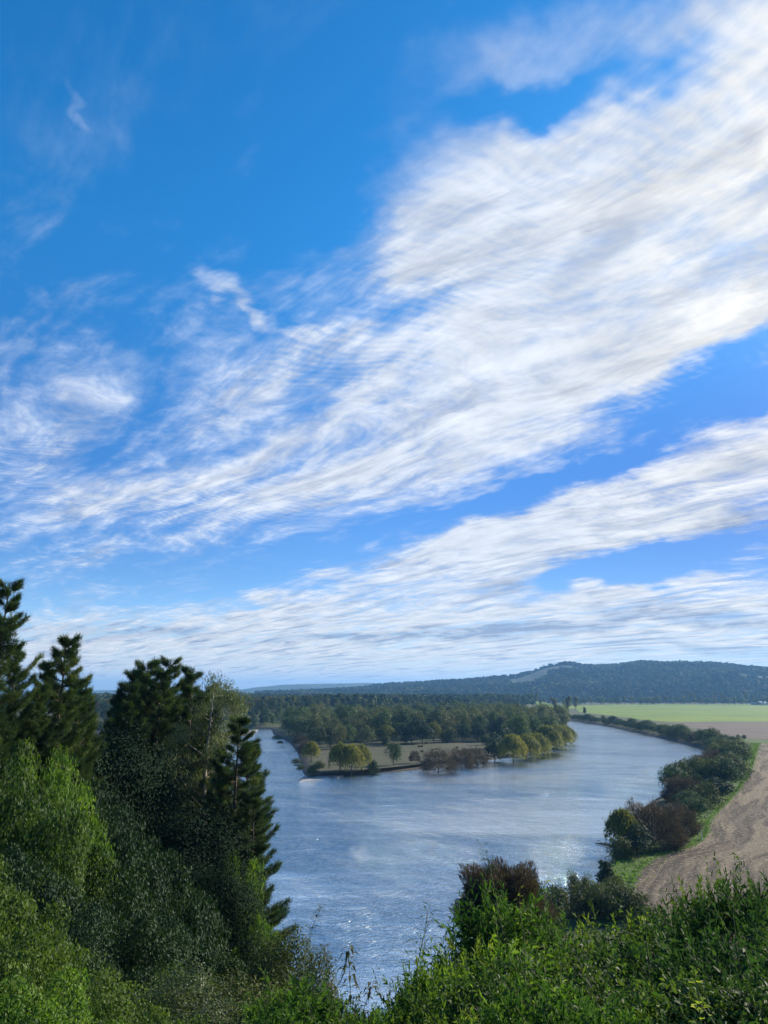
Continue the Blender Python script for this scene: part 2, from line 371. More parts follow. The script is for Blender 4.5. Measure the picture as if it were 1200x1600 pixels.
t = n.new('ShaderNodeTexCoord'); g = n.new('ShaderNodeNewGeometry'); sx = n.new('ShaderNodeSeparateXYZ'); n.l.new(t.outputs['Object'], sx.inputs[0])
v1 = n.noise(t.outputs['Object'], .05, 6, .6); v2 = n.noise(t.outputs['Object'], .8, 6, .65)
col = n.mix(n.rng(v1, .4, .6, 0, 1), (.050,.075,.025), (.085,.085,.035))
col = n.mix(n.rng(v2, .45, .7, 0, .7), col, (.035,.040,.018))
mud = n.mix(v2, (.045,.036,.026), (.11,.095,.07))
col = n.mix(n.rng(n.math('MULTIPLY_ADD', v2, .8, sx.outputs[2]), 1.9, 2.1, 0, 1), mud, col)
princ(n, o, col, .95, bumpn(n, v2, .6))
M['ground'] = m
V, F, T = polar_terrain()
tag(ob('ground', mk('ground', V, [F, T], M['ground'], smooth=True)), kind='structure')

# water
m, n, o = newmat('river_water')
t = n.new('ShaderNodeTexCoord'); ob_ = t.outputs['Object']
cur = n.noise(n.mapping(ob_, (0,0,0), (0,0,R(-25)), (.010, .020, 1)), 1.0, 3, .5, .6)       # where the current breaks the surface
wr = n.new('ShaderNodeTexNoise'); n.put(wr.inputs['Vector'], ob_); wr.inputs['Scale'].default_value = .05; wr.inputs['Detail'].default_value = 3
wp = n.vmath('ADD', ob_, n.vmath('MULTIPLY', n.vmath('SUBTRACT', wr.outputs['Color'], (.5,.5,.5)), (14, 14, 0)))
b1 = n.noise(n.mapping(wp, (0,0,0), (0,0,R(20)), (.16, .38, 1)), 1.0, 4, .55, .8)
b2 = n.noise(n.mapping(wp, (3,0,0), (0,0,R(-15)), (.75, 1.5, 1)), 1.0, 4, .6, .3)
b3 = n.noise(n.mapping(wp, (3,5,0), (0,0,0), (3.0, 4.5, 1)), 1.0, 3, .6)
amp = n.rng(cur, .36, .66, .30, 1.0)
h = n.math('MULTIPLY', b1, .36)
h = n.math('MULTIPLY_ADD', b2, .55, h); h = n.math('MULTIPLY_ADD', b3, .13, h)
h = n.math('MULTIPLY', h, amp)
bn = bumpn(n, h, 1.25, 1.0)
df = n.new('ShaderNodeBsdfDiffuse'); n.l.new(n.mix(b1, (.005,.034,.050), (.010,.054,.070)), df.inputs[0]); n.l.new(bn, df.inputs['Normal'])
gl_ = n.new('ShaderNodeBsdfGlossy'); gl_.inputs['Roughness'].default_value = .07; gl_.inputs[0].default_value = (.97,1,.96,1); n.l.new(bn, gl_.inputs['Normal'])
fr = n.new('ShaderNodeFresnel'); fr.inputs['IOR'].default_value = 1.5; n.l.new(bumpn(n, h, 1.25, .25), fr.inputs['Normal'])
mx = n.new('ShaderNodeMixShader'); n.l.new(n.math('MULTIPLY', n.math('POWER', fr.outputs[0], 2.15), 3.9, clamp=True), mx.inputs[0])
n.l.new(df.outputs[0], mx.inputs[1]); n.l.new(gl_.outputs[0], mx.inputs[2]); n.l.new(mx.outputs[0], o.inputs[0])
M['water'] = m
rr = np.concatenate([np.geomspace(40, 2600, 60)]); aa = np.radians(np.linspace(-60, 50, 60))
A, Rr = np.meshgrid(aa, rr); V = np.c_[(np.sin(A)*Rr).ravel(), (np.cos(A)*Rr).ravel(), np.zeros(A.size)]
na = len(aa); i = np.arange(len(rr)-1)[:, None]*na; j = np.arange(na-1)[None]
tag(ob('river_water', mk('river_water', V, np.stack([i+j, i+na+j, i+na+j+1, i+j+1], -1).reshape(-1, 4), m, smooth=True)), kind='structure')

# ------------------------------------------------------------------ fields (sheets a little above the valley floor)
def sheet(name, pxs, mat, z=1.86, world_pts=None):
    import bmesh
    bm = bmesh.new(); vs = [bm.verts.new((*(G(x, y, z)), z)) for x, y in pxs] if world_pts is None else [bm.verts.new((x, y, z)) for x, y in world_pts]
    f = bm.faces.new(vs); bmesh.ops.triangulate(bm, faces=[f]); bmesh.ops.recalc_face_normals(bm, faces=bm.faces)
    for f in bm.faces:
        if f.normal.z < 0: f.normal_flip()
    me = bpy.data.meshes.new(name); bm.to_mesh(me); bm.free(); me.materials.append(mat)
    return tag(ob(name, me), kind='structure')
def fieldmat(name, a, b, c, s1=.02, s2=.5, bump=.25, ani=(1,1,1)):
    m, n, o = newmat(name); t = n.new('ShaderNodeTexCoord'); v = n.mapping(t.outputs['Object'], (0,0,0), (0,0,0), ani)
    x1 = n.noise(v, s1, 5, .6); x2 = n.noise(v, s2, 6, .7)
    col = n.mix(n.rng(x1, .35, .65, 0, 1), a, b); col = n.mix(n.rng(x2, .5, .72, 0, .8), col, c)
    princ(n, o, col, .95, bumpn(n, x2, bump)); return m
M['pasture'] = fieldmat('pasture', (.090,.165,.002), (.150,.215,.003), (.050,.100,.003), .008, .05, .2, (1, 1, 1))
M['fallow'] = fieldmat('fallow_earth', (.115,.085,.060), (.085,.062,.044), (.15,.12,.075), .02, .4)
M['verge'] = fieldmat('lush_verge_grass', (.050,.095,.014), (.080,.13,.020), (.05,.055,.02), .1, 1.2, .5)
M['meadow'] = fieldmat('dry_meadow', (.074,.066,.034), (.052,.058,.025), (.028,.034,.015), .03, .35, .35)
sheet('pasture', [(893,1102.5),(960,1100.5),(1400,1100.5),(1800,1101),(1800,1128),(1200,1127.5),(1045,1128),(1000,1124),(950,1117.5),(905,1112.5)], M['pasture'])
sheet('fallow_field', [(1045,1128.4),(1200,1127.9),(1800,1128.4),(1800,1166),(1200,1156),(1150,1152),(1120,1146),(1085,1138)], M['fallow'])
sheet('grass_strip', [(1128,1150.5),(1150,1152.6),(1200,1156.6),(1800,1166.6),(1800,1176),(1200,1162),(1160,1160),(1140,1156)], M['verge'])
sheet('meadow', [(486,1203),(490,1192),(484,1180),(480,1169),(520,1163),(560,1153),(640,1158),(740,1158),(775,1160),(782,1176),(740,1184),(680,1191),(620,1198),(560,1204),(510,1208)], M['meadow'])
# ploughed field: strips run along its curved river edge
edge_px = [(1185,1162),(1180,1175),(1176,1192),(1168,1212),(1150,1238),(1126,1262),(1103,1284),(1104,1305),(1080,1324),(1035,1334),(1002,1352),(985,1378),(975,1410),(955,1450)]
E = np.array([G(x, y, 1.8) for x, y in edge_px])
def resample(Pn, k, smooth=2):
    for _ in range(smooth):
        q = [Pn[0]]
        for a, b in zip(Pn[:-1], Pn[1:]): q += [a*.75+b*.25, a*.25+b*.75]
        q.append(Pn[-1]); Pn = np.array(q)
    s = np.r_[0, np.cumsum(np.linalg.norm(np.diff(Pn, axis=0), axis=1))]; u = np.linspace(0, s[-1], k)
    return np.stack([np.interp(u, s, Pn[:, 0]), np.interp(u, s, Pn[:, 1])], 1), u
Es, us = resample(E, 160)
far_edge = np.stack([np.linspace(Es[0, 0]+420, 260, 160), np.linspace(Es[0, 1]-40, 60, 160)], 1)
K = 40; tt = (np.linspace(0, 1, K)**1.5)
V = []; UV = []
for k, tv in enumerate(tt):
    q = Es*(1-tv)+far_edge*tv; V.append(np.c_[q, np.full(160, 1.9)]); UV.append(np.c_[us, np.linalg.norm(q-Es, axis=1)*.75])
V = np.concatenate(V); UV = np.concatenate(UV)
i = np.arange(K-1)[:, None]*160; j = np.arange(159)[None]
Fp = np.stack([i+j, i+j+1, i+161+j, i+160+j], -1).reshape(-1, 4)
m, n, o = newmat('stubble_and_furrows')
uv = n.new('ShaderNodeUVMap'); uv.uv_map = 'UVMap'; t = n.new('ShaderNodeTexCoord')
jit = n.noise(t.outputs['Object'], .08, 3)
vv = n.vmath('ADD', uv.outputs[0], n.comb(0.0, n.math('MULTIPLY', jit, 2.5)))
row = n.noise(n.mapping(vv, (0,0,0), (0,0,0), (.05, .75, 1)), 1.0, 3, .55)
row2 = n.noise(n.mapping(vv, (0,4,0), (0,0,0), (.02, .22, 1)), 1.0, 3, .6)
lump = n.noise(t.outputs['Object'], 1.1, 6, .75); big = n.noise(t.outputs['Object'], .03, 4, .6)
col = n.mix(n.rng(big, .35, .65, 0, 1), (.085,.064,.040), (.130,.100,.064))
col = n.mix(n.rng(row, .46, .54, 0, .92), col, (.050,.037,.026))
col = n.mix(n.rng(row2, .5, .58, 0, .6), col, (.24,.19,.12))
col = n.mix(n.rng(lump, .55, .63, 0, .85), col, (.36,.30,.20))
col = n.mix(n.rng(lump, .46, .34, 0, .8), col, (.07,.052,.036))
hh = n.math('ADD', n.math('MULTIPLY', row, -.8), lump)
princ(n, o, col, .95, bumpn(n, hh, .5)); M['plough'] = m
me = mk('ploughed_field', V, Fp, m); ul = me.uv_layers.new(name='UVMap')
li = np.empty(len(me.loops), np.int32); me.loops.foreach_get('vertex_index', li); ul.data.foreach_set('uv', UV[li].astype(np.float32).ravel())
if me.polygons[0].normal.z < 0: me.flip_normals()
tag(ob('ploughed_field', me), kind='structure')
# lush strip between bushes and plough
Eo = []
T_ = np.gradient(Es, axis=0); Nn = unit(np.stack([-T_[:, 1], T_[:, 0]], 1))
side = 1 if ((Es[80]+Nn[80]*5)[0] < Es[80][0]) else -1
wd = np.interp(np.arange(160), [0, 30, 60, 90, 120, 159], [2, 4, 6, 9, 7, 4])+1.6*np.sin(np.arange(160)*.5)+1.2*np.sin(np.arange(160)*1.3)
outer = Es+Nn*side*wd[:, None]
V = np.concatenate([np.c_[Es-Nn*side*.8, np.full(160, 1.94)], np.c_[outer, np.full(160, 1.90)]]); j = np.arange(159)
me = mk('verge', V, np.stack([j, j+1, j+161, j+160], 1), M['verge'])
if me.polygons[0].normal.z < 0: me.flip_normals()
tag(ob('grass_verge', me), kind='structure')
rg0 = np.random.default_rng(19); mbv = MB()
Pv = []
for Cv, sp in ((Es, 1.1), (outer, 1.6), ((Es+outer)/2, 3.0)):
    ii = rg0.integers(0, 160, 5200); Pv.append(np.c_[Cv[ii]+rg0.normal(0, sp, (5200, 2))*rg0.random((5200, 1)), np.full(5200, 1.95)])
Pv = np.concatenate(Pv); Pv[:, 2] += .15; Nv = unit(rg0.normal(0, .5, Pv.shape)+[0, -.4, .5]); diamonds(mbv, Pv, unit(rg0.normal(0, .5, Pv.shape)+[0, 0, 1]), Nv, rg0.uniform(.3, .6, len(Pv)), rg0.uniform(.12, .25, len(Pv)))
tag(ob('verge_tufts', mbv.mesh('verge_tufts', M['vinebr'])), 'ragged grass tufts along the edge of the ploughed field', 'grass', kind='stuff')
# gravel spit at the island's point
m, n, o = newmat('river_gravel'); t = n.new('ShaderNodeTexCoord')
v = n.noise(t.outputs['Object'], .9, 6, .75); v3 = n.noise(t.outputs['Object'], .06, 3)
princ(n, o, n.mix(n.rng(v, .3, .7, 0, 1), (.14,.13,.12), (.42,.40,.37)), .85, bumpn(n, v, .15)); M['gravel'] = m
def bar(name, pxs, top=.45):
    ring = np.array([G(x, y, 0) for x, y in pxs]); c = ring.mean(0); k = len(ring)
    ring, _ = resample(np.vstack([ring, ring[:1]]), 60); V = []; lv = [(1.0, -.6), (.93, .05), (.75, top*.6), (.45, top), (0.02, top*1.1)]
    rs = np.random.default_rng(4)
    for f, z in lv: V.append(np.c_[c+(ring-c)*f, np.full(60, z)+rs.normal(0, .04, 60)])
    i = np.arange(len(lv)-1)[:, None]*60; j = np.arange(59)[None]
    me = mk(name, np.concatenate(V), np.stack([i+j, i+j+1, i+61+j, i+60+j], -1).reshape(-1, 4), M['gravel'], smooth=True)
    return tag(ob(name, me), kind='structure')
bar('gravel_bar', [(463,1222),(472,1213),(482,1208),(500,1208),(530,1211),(545,1212),(520,1216),(490,1219)])
bar('gravel_shoal', [(380,1146),(388,1141),(400,1139.5),(406,1140.5),(396,1143),(386,1147)], .6)

# ------------------------------------------------------------------ hills
def hill(name, prof, dist, depth, mat, seed, rough=3.0, nx=420):
    px = np.array([p[0] for p in prof], float); py = np.array([p[1] for p in prof], float)
    xs = np.linspace(px[0], px[-1], nx); ys = np.interp(xs, px, py)
    rs = np.random.default_rng(seed); V = []; lev = np.linspace(-1, 1, 41)
    tops = np.array([PT(x, y, dist) for x, y in zip(xs, ys)]); dirs = unit(tops[:, :2])
    dist_x = np.linalg.norm(tops[:, :2], axis=1)
    for l in lev:
        q = dirs*(dist_x+l*depth)[:, None]
        prof_l = (1-abs(l)**1.4)
        gul = 1+.22*vnoise(q, 2.6/depth*3, seed+1)*(1-prof_l)*1.5
        z = np.maximum(tops[:, 2], 5)*np.clip(prof_l*gul, 0, 1.0)+rough*vnoise(q, .02, seed)*prof_l
        V.append(np.c_[q, z-1.0+1.0*0])
    i = np.arange(40)[:, None]*nx; j = np.arange(nx-1)[None]
    me = mk(name, np.concatenate(V), np.stack([i+j, i+j+1, i+nx+1+j, i+nx+j], -1).reshape(-1, 4), mat, smooth=True)
    tag(ob(name, me), kind='structure'); return np.concatenate(V).reshape(41, nx, 3)
M['hillwood'] = fieldmat('wooded_slope', (.030,.055,.022), (.050,.075,.028), (.020,.034,.016), .003, .02, 6)
M['hillgrass'] = fieldmat('hill_pasture_and_wood', (.034,.056,.022), (.058,.080,.030), (.022,.036,.016), .0022, .012, 6)
FR = [(-700,1072),(-300,1070),(0,1078),(60,1080),(130,1080),(150,1079),(172,1078),(190,1077.5),(215,1077),(300,1080),(380,1077),(400,1073.5),(425,1072),(440,1070),(480,1068.5),(520,1068),(560,1067),(585,1067),(600,1069),(625,1069.5),(650,1068),(665,1068),(690,1070),(760,1068),(1000,1066),(1800,1064)]
hill('far_hills', FR, 7600, 1500, M['hillwood'], 11, 4.0)
NR = [(400,1086),(480,1083),(560,1078.5),(640,1072),(690,1068),(740,1065),(780,1062.5),(808,1060),(830,1053),(850,1045),(866,1041),(880,1038.5),(893,1039),(908,1042.5),(940,1043.5),(965,1042),(985,1038.5),(1010,1037.5),(1040,1040),(1060,1040),(1085,1041),(1120,1040.5),(1150,1043),(1200,1047),(1300,1050),(1500,1044),(1900,1050)]
HG = hill('wooded_hill', NR, 3900, 1250, M['hillgrass'], 21, 5.0, 520)

# canopy on the hill: one mass of crowns nobody could count
def blob_trees(P, Hs, Ws, k, mb, rng, up=.3):
    n_ = len(P); 
    for _ in range(k):
        d = unit(rng.normal(size=(n_, 3))); d[:, 2] = np.abs(d[:, 2])*1.0-.15
        c = P+np.stack([d[:, 0]*Ws*.5, d[:, 1]*Ws*.5, Hs*.5+d[:, 2]*Hs*.5], 1)
        N = unit(d+rng.normal(0, .35, (n_, 3))); D = unit(np.cross(N, rng.normal(size=(n_, 3))))
        diamonds(mb, c, D, N, Ws*.62, Ws*.5)
rng = np.random.default_rng(5)
mb = MB(); L = HG[0:30, :, :]
sel = []
nn = 26000
a = rng.uniform(0, 28.99, nn); b = rng.uniform(0, 518.99, nn); ai = a.astype(int); bi = b.astype(int); fa = (a-ai)[:, None]; fb = (b-bi)[:, None]
Pt = (L[ai, bi]*(1-fa)*(1-fb)+L[ai+1, bi]*fa*(1-fb)+L[ai, bi+1]*(1-fa)*fb+L[ai+1, bi+1]*fa*fb)
dens = vnoise(Pt[:, :2], .004, 9)+.55*vnoise(Pt[:, :2], .011, 10)
keep = (dens > -.33) | (a < 8) | (a > 20.5) & (rng.random(nn) < .8); Pt = Pt[keep]; 
Hs = rng.uniform(10, 24, len(Pt))*(1+.5*vnoise(Pt[:, :2], .012, 14)); Ws = rng.uniform(14, 26, len(Pt))
blob_trees(Pt, Hs, Ws, 14, mb, rng)
M['farwood'] = leafmat('canopy_far', [(.008,.022,.010), (.032,.054,.022), (.135,.135,.050)], .1, .8, .1, .0, .0045)
tag(ob('hill_forest', mb.mesh('hill_forest', M['farwood'])), 'dense dark woodland covering the long hill behind the pasture', 'forest', kind='stuff')

# ------------------------------------------------------------------ tree prototypes
def trunk_mesh(H, r, rng, mat, limbs=6, spread=3.0, start=.28, top=.85, k=6):
    mb = MB(); pts = [(0, 0, -1.2)]; x = y = 0
    for i in range(1, 7):
        x += rng.normal(0, .02*H/6); y += rng.normal(0, .02*H/6); pts.append((x, y, H*top*i/6))
    pts = np.array(pts); mb.tube(pts, np.linspace(r, r*.2, 7), k)
    for i in range(limbs):
        f = start+(top-start)*rng.random()*.8; b = np.array([np.interp(f*H, pts[:, 2], pts[:, q]) for q in (0, 1, 2)])
        a = rng.uniform(0, 6.28); L = spread*rng.uniform(.6, 1.0); rise = L*rng.uniform(.5, 1.2)
        q = np.array([b+np.array([math.cos(a)*L*s, math.sin(a)*L*s, rise*s**1.3]) for s in (0, .35, .7, 1)])
        mb.tube(q, np.linspace(r*.45*(1-f*.5), r*.06, 4), max(4, k-2))
    return mb
def crown_lobes(H, W, n, ls, rng, base=.2, nl=14, shape='round', asp=1.4, jit=.45, flat=.55):
    mb = MB(); LC = []; 
    for i in range(nl):
        for _ in range(30):
            u = rng.uniform(-1, 1, 3)
            if shape == 'round': ok = (u**2).sum() < 1
            elif shape == 'cone': ok = u[0]**2+u[1]**2 < ((1-u[2])/2)**1.3
            elif shape == 'column': ok = u[0]**2+u[1]**2 < (.35+.65*math.sqrt(max(0, 1-u[2]**2)))**2
            elif shape == 'dome': ok = u[0]**2+u[1]**2+max(u[2], 0)**2 < 1
            if ok: break
        LC.append(u)
    LC = np.array(LC); z0 = H*base; zc = (H+z0)/2; hh = (H-z0)/2
    cen = np.stack([LC[:, 0]*W*.36, LC[:, 1]*W*.36, zc+LC[:, 2]*hh*.72], 1)
    rad = rng.uniform(.7, 1.25, nl)*W*.5*(1.25/nl**.33)
    if shape == 'cone': rad *= np.clip(.55+.5*(1-LC[:, 2])/2, .3, 1)
    li = rng.choice(nl, n, p=rad**2/(rad**2).sum())
    d = unit(rng.normal(size=(n, 3))); d[:, 2] = np.where(rng.random(n) < .55, np.abs(d[:, 2]), d[:, 2])
    rr_ = rad[li]*(1+rng.normal(0, .13, n))*rng.choice([1, .8], n, p=[.75, .25])
    Pc = cen[li]+d*rr_[:, None]*np.array([1, 1, asp])
    N = unit(d+rng.normal(0, jit, (n, 3))); D = unit(np.cross(N, rng.normal(size=(n, 3)))+np.array([0, 0, -.3]))
    s = ls*rng.uniform(.7, 1.4, n)
    diamonds(mb, Pc, D, N, s*1.3, s*flat*1.3)
    return mb
def crown_strands(H, W, n, ls, rng, base=.08, droop=.5):
    """willow: long leafy strands arching up and out, then down"""
    mb = MB(); ns = n//14; P=[]; D=[]
    for i in range(ns):
        a = rng.uniform(0, 6.28); f = math.sqrt(rng.random()); top = H*(.98-.22*f**2)*rng.uniform(.86, 1.0)
        r = W*.48*f; q0 = np.array([math.cos(a)*r*.75, math.sin(a)*r*.75, top])
        ln = (top-H*base)*rng.uniform(.25, .95)*(.35+.65*f)
        s = np.sort(rng.random(14)); xx = q0[0]+math.cos(a)*r*.33*np.minimum(s*2.2, 1); yy = q0[1]+math.sin(a)*r*.33*np.minimum(s*2.2, 1)
        zz_ = top-ln*s; P.append(np.stack([xx, yy, zz_], 1)+rng.normal(0, .34, (14, 3))); D.append(np.tile([math.cos(a)*.35, math.sin(a)*.35, -1], (14, 1)))
    P = np.concatenate(P); D = unit(np.concatenate(D)+rng.normal(0, .3, P.shape)); out_ = P.copy(); out_[:, 2] = (P[:, 2]-H*.45)*.8
    N = unit(unit(out_)+rng.normal(0, .45, P.shape)); s = ls*rng.uniform(.7, 1.4, len(P))
    diamonds(mb, P, D, N, s*1.7, s*.55); return mb
def crown_twigs(H, W, n, ls, rng, base=.2):
    """bare or nearly bare crown: limbs forking into a haze of twigs"""
    mb = MB(); d = unit(rng.normal(size=(n, 3))); d[:, 2] = np.abs(d[:, 2])-.25; d = unit(d)
    f = rng.uniform(.45, 1.0, n)**.6; wob = 1+.16*np.sin(d[:, 0]*7+2)*np.sin(d[:, 1]*8)+.12*np.sin(d[:, 2]*11)
    P = d*(f*wob)[:, None]*np.array([W*.5, W*.5, H*(1-base)*.72]); P[:, 2] += H*(base+.22)
    D = unit(d+rng.normal(0, .45, d.shape)+np.array([0, 0, .25])); L = ls*rng.uniform(.6, 1.6, n)
    diamonds(mb, P, D, rng.normal(size=d.shape), L*2.2, L*.13+.03); return mb
def pair(name, H, W, tr, cr, matc, matt='bark'):
    return [('trunk', tr.mesh(name+'_trunk', M[matt], True)), ('crown', cr.mesh(name+'_crown', M[matc]))]
PR = {}
def proto(kind, parts, H, W): PR.setdefault(kind, []).append((parts, H, W))
rg = np.random.default_rng(77)
for s in range(4):
    H, W = 18, 11+s; proto('grove', pair('grove', H, W, trunk_mesh(H, .3, rg, None, 6, 3.5), crown_lobes(H, W, 2600, .62, rg, .14, 16, 'column' if s % 2 else 'round', 1.5), 'grove'), H, W)
for s in range(3):
    H, W = 15, 11; proto('green', pair('green', H, W, trunk_mesh(H, .3, rg, None, 6, 3.5), crown_lobes(H, W, 2600, .55, rg, .10, 15, 'round', 1.3), 'grove2'), H, W)
for s in range(3):
    H, W = 12, 9+s; proto('yellow', pair('yellow', H, W, trunk_mesh(H, .28, rg, None, 7, 3.2, .15), crown_strands(H, W, 5600, .42, rg, .12), 'yellow'), H, W)
for s in range(3):
    H, W = 14, 9; proto('dark', pair('dark', H, W, trunk_mesh(H, .28, rg, None, 5, 2.5), crown_lobes(H, W, 2400, .55, rg, .05, 14, 'cone' if s == 1 else 'column', 1.3), 'dark'), H, W)
for s in range(2):
    H, W = 11, 14; proto('russet', pair('russet', H, W, trunk_mesh(H, .3, rg, None, 12, 5.0, .15), crown_twigs(H, W, 6500, .5, rg, .12), 'russet'), H, W)
for s in range(2):
    H, W = 7, 10; proto('rbush', pair('rbush', H, W, trunk_mesh(H, .12, rg, None, 14, 3.6, .02), crown_twigs(H, W, 9000, .36, rg, -.08), 'russet'), H, W)
for s in range(3):
    H, W = 24, 6; proto('poplar', pair('poplar', H, W, trunk_mesh(H, .3, rg, None, 4, 1.5), crown_lobes(H, W, 1200, .9, rg, .08, 12, 'column', 2.2), 'poplar'), H, W)
for s in range(3):
    H, W = 6, 8; proto('scrub', pair('scrub', H, W, trunk_mesh(H, .14, rg, None, 8, 2.8, .05), crown_lobes(H, W, 2800, .36, rg, -.05, 14, 'dome', 1.0), 'scrub'), H, W)
for s in range(2):
    H, W = 20, 9; proto('conifer', pair('conifer', H, W, trunk_mesh(H, .3, rg, None, 4, 1.5), crown_lobes(H, W, 1800, .8, rg, .06, 22, 'cone', 1.0), 'dark'), H, W)

USED = {}
def plant(kind, name, label, cat, x, y, h, wd, group=None, z=None, var=None, rnd=random.Random(3)):
    ps = PR[kind]; i = USED.get(kind, 0); USED[kind] = i+1
    parts, H, W = ps[(i if var is None else var) % len(ps)]
    zz_ = hz(x, y)-.05 if z is None else z
    return thing(name, label, cat, (x, y, zz_), rnd.uniform(0, 6.28), (wd/W, wd/W, h/H), group, parts)
def topx(x, y, z=1.8):
    c, s_ = math.cos(PITCH), math.sin(PITCH); dz = z-CAM_H
    f = y*c+dz*s_; return 600+1111*x/f, 800-1111*(-y*s_+dz*c)/f
def planted(kind, name, label, cat, px, pyb, hpx, wpx, group=None, var=None):
    """base pixel on the valley floor, size given in photo pixels at that distance"""
    x, y = G(px, pyb, 1.8); k = math.hypot(x, y)/1111*1.02
    return plant(kind, name, label, cat, x, y, hpx*k, wpx*k*1.05, group, None, var)

r_ = random.Random(9)
# -- meadow trees on the island, left to right
planted('yellow', 'willow_tree', 'yellow willow at the left corner of the meadow above the side channel', 'tree', 486, 1192, 31, 24, None, 0)
planted('russet', 'bare_shrub', 'reddish brown bare shrub left of the corner willow on the side channel bank', 'shrub', 478, 1182, 26, 22)
planted('russet', 'bare_shrub', 'reddish brown shrub farther up the side channel bank, under the tall grove', 'shrub', 470, 1166, 17, 24)
planted('scrub', 'bush', 'low olive bush at the very point of the island beside the gravel', 'bush', 489, 1208, 13, 17)
planted('scrub', 'bush', 'small olive bush right of the corner willow at the meadow edge', 'bush', 500, 1200, 10, 16)
planted('yellow', 'willow_tree', 'greener left trunked willow of the clump on the meadow by the water', 'tree', 531, 1205, 44, 32, None, 1)
planted('yellow', 'willow_tree', 'tallest middle yellow willow of the clump on the meadow by the water', 'tree', 549, 1205, 48, 34, None, 2)
planted('yellow', 'willow_tree', 'right yellow willow of the clump beside the dark cone shaped tree', 'tree', 565, 1203, 42, 27, None, 0)
planted('dark', 'evergreen_tree', 'dark cone shaped evergreen standing alone at the meadow waterline', 'tree', 585, 1203, 34, 20, None, 1)
planted('green', 'round_tree', 'round green tree with short bare trunk alone on the meadow', 'tree', 615, 1196, 29, 24, None, 1)
planted('russet', 'sapling', 'thin nearly bare sapling between round tree and brown spreading tree', 'tree', 648, 1193, 20, 16)
planted('russet', 'bare_tree', 'wide spreading brown bare tree leaning over the water', 'tree', 685, 1200, 42, 52, None, 0)
planted('russet', 'bare_tree', 'left of the two brown bare trees right of the spreading one', 'tree', 722, 1193, 36, 38, None, 1)
planted('russet', 'bare_tree', 'right brown bare tree next to the dark green shoreline tree', 'tree', 744, 1190, 34, 34, None, 0)
planted('dark', 'evergreen_tree', 'dark green tree between bare brown trees and first yellow willow', 'tree', 773, 1184, 42, 30, None, 0)
WL = [(802,1185,47,31,'first yellow willow from the dark green tree along the shore'),(823,1180,44,29,'second yellow willow from the dark green tree along the shore'),
      (839,1176,43,32,'third and plumpest yellow willow from the dark green tree'),(856,1170,41,34,'fourth shoreline willow, olive yellow, before the island tip'),
      (871,1164,38,34,'fifth shoreline willow, rounded olive crown near the island tip'),(883,1158,33,27,'last small willow at the right tip of the island')]
for i, (x, y, h, wd, lb) in enumerate(WL): planted('yellow', 'willow_tree', lb, 'tree', x, y+1, h*r_.uniform(.92, 1.1), wd*r_.uniform(1.1, 1.35), 'yellow willows along the island shore', i)
for (x, y, h, wd) in [(812,1168,42,34),(833,1162,38,34),(852,1156,36,36)]:
    planted('green', 'broadleaf_tree', 'green tree tucked behind the shoreline willows', 'tree', x, y, h, wd, 'green trees behind the willows')
SP = [('grove',498,1172,34,24,'grey green tree behind the corner willow, leftmost at the meadow back edge'),('grove',517,1171,36,24,'upright grey green tree second along the meadow back edge'),
      ('grove',531,1170,32,20,'slim grey green tree directly behind the yellow willow clump'),('green',546,1166,28,22,'dark grey green tree just behind the willow clump on its right'),
      ('grove',571,1168,30,26,'pointed pale green tree in the gap behind willow clump and cone'),('yellow',603,1163,28,30,'yellow topped domed tree at the back of the meadow'),
      ('scrub',604,1166,14,14,'small dark bush in front of the yellow topped tree'),('green',634,1163,13,12,'little bright round bush at the meadow back edge'),
      ('green',626,1160,32,26,'dark rounded tree right of the yellow topped one'),('dark',643,1162,32,30,'very dark bushy tree, left in the dark clump at the meadow back'),
      ('dark',660,1162,33,30,'very dark bushy tree, right in the dark clump at the meadow back'),('yellow',678,1160,30,22,'dull yellow tree right of the dark clump at meadow back'),
      ('scrub',550,1160,16,26,'low wide bush on the inner meadow behind the willow clump'),('scrub',700,1160,22,24,'dull olive bush behind the spreading brown tree'),
      ('green',722,1159,24,26,'olive tree behind the bare brown pair'),('green',747,1158,26,26,'grey green tree behind the right bare brown tree'),('scrub',758,1164,14,14,'small bush left of the dark shoreline tree')]
for k_, x, y, h, wd, lb in SP: planted(k_, {'scrub':'bush','yellow':'willow_tree','dark':'evergreen_tree'}.get(k_, 'broadleaf_tree'), lb, 'bush' if k_ == 'scrub' else 'tree', x, y, h, wd)
# -- undergrowth along the island shore: low scrub
r_ = random.Random(9)
for (xa, ya, xb, yb, c) in [(505,1211,600,1206,7),(600,1206,770,1188,12),(780,1187,885,1163,9),(474,1200,430,1150,9)]:
    for i in range(c):
        f = (i+r_.random()*.7)/c; x = xa+(xb-xa)*f; y = ya+(yb-ya)*f-r_.uniform(.8, 2.5)
        planted('scrub', 'bank_bush', 'low scrubby bush on the earth bank of the island waterline', 'bush', x, y, r_.uniform(4, 8), r_.uniform(11, 18), 'low bushes on the island bank')
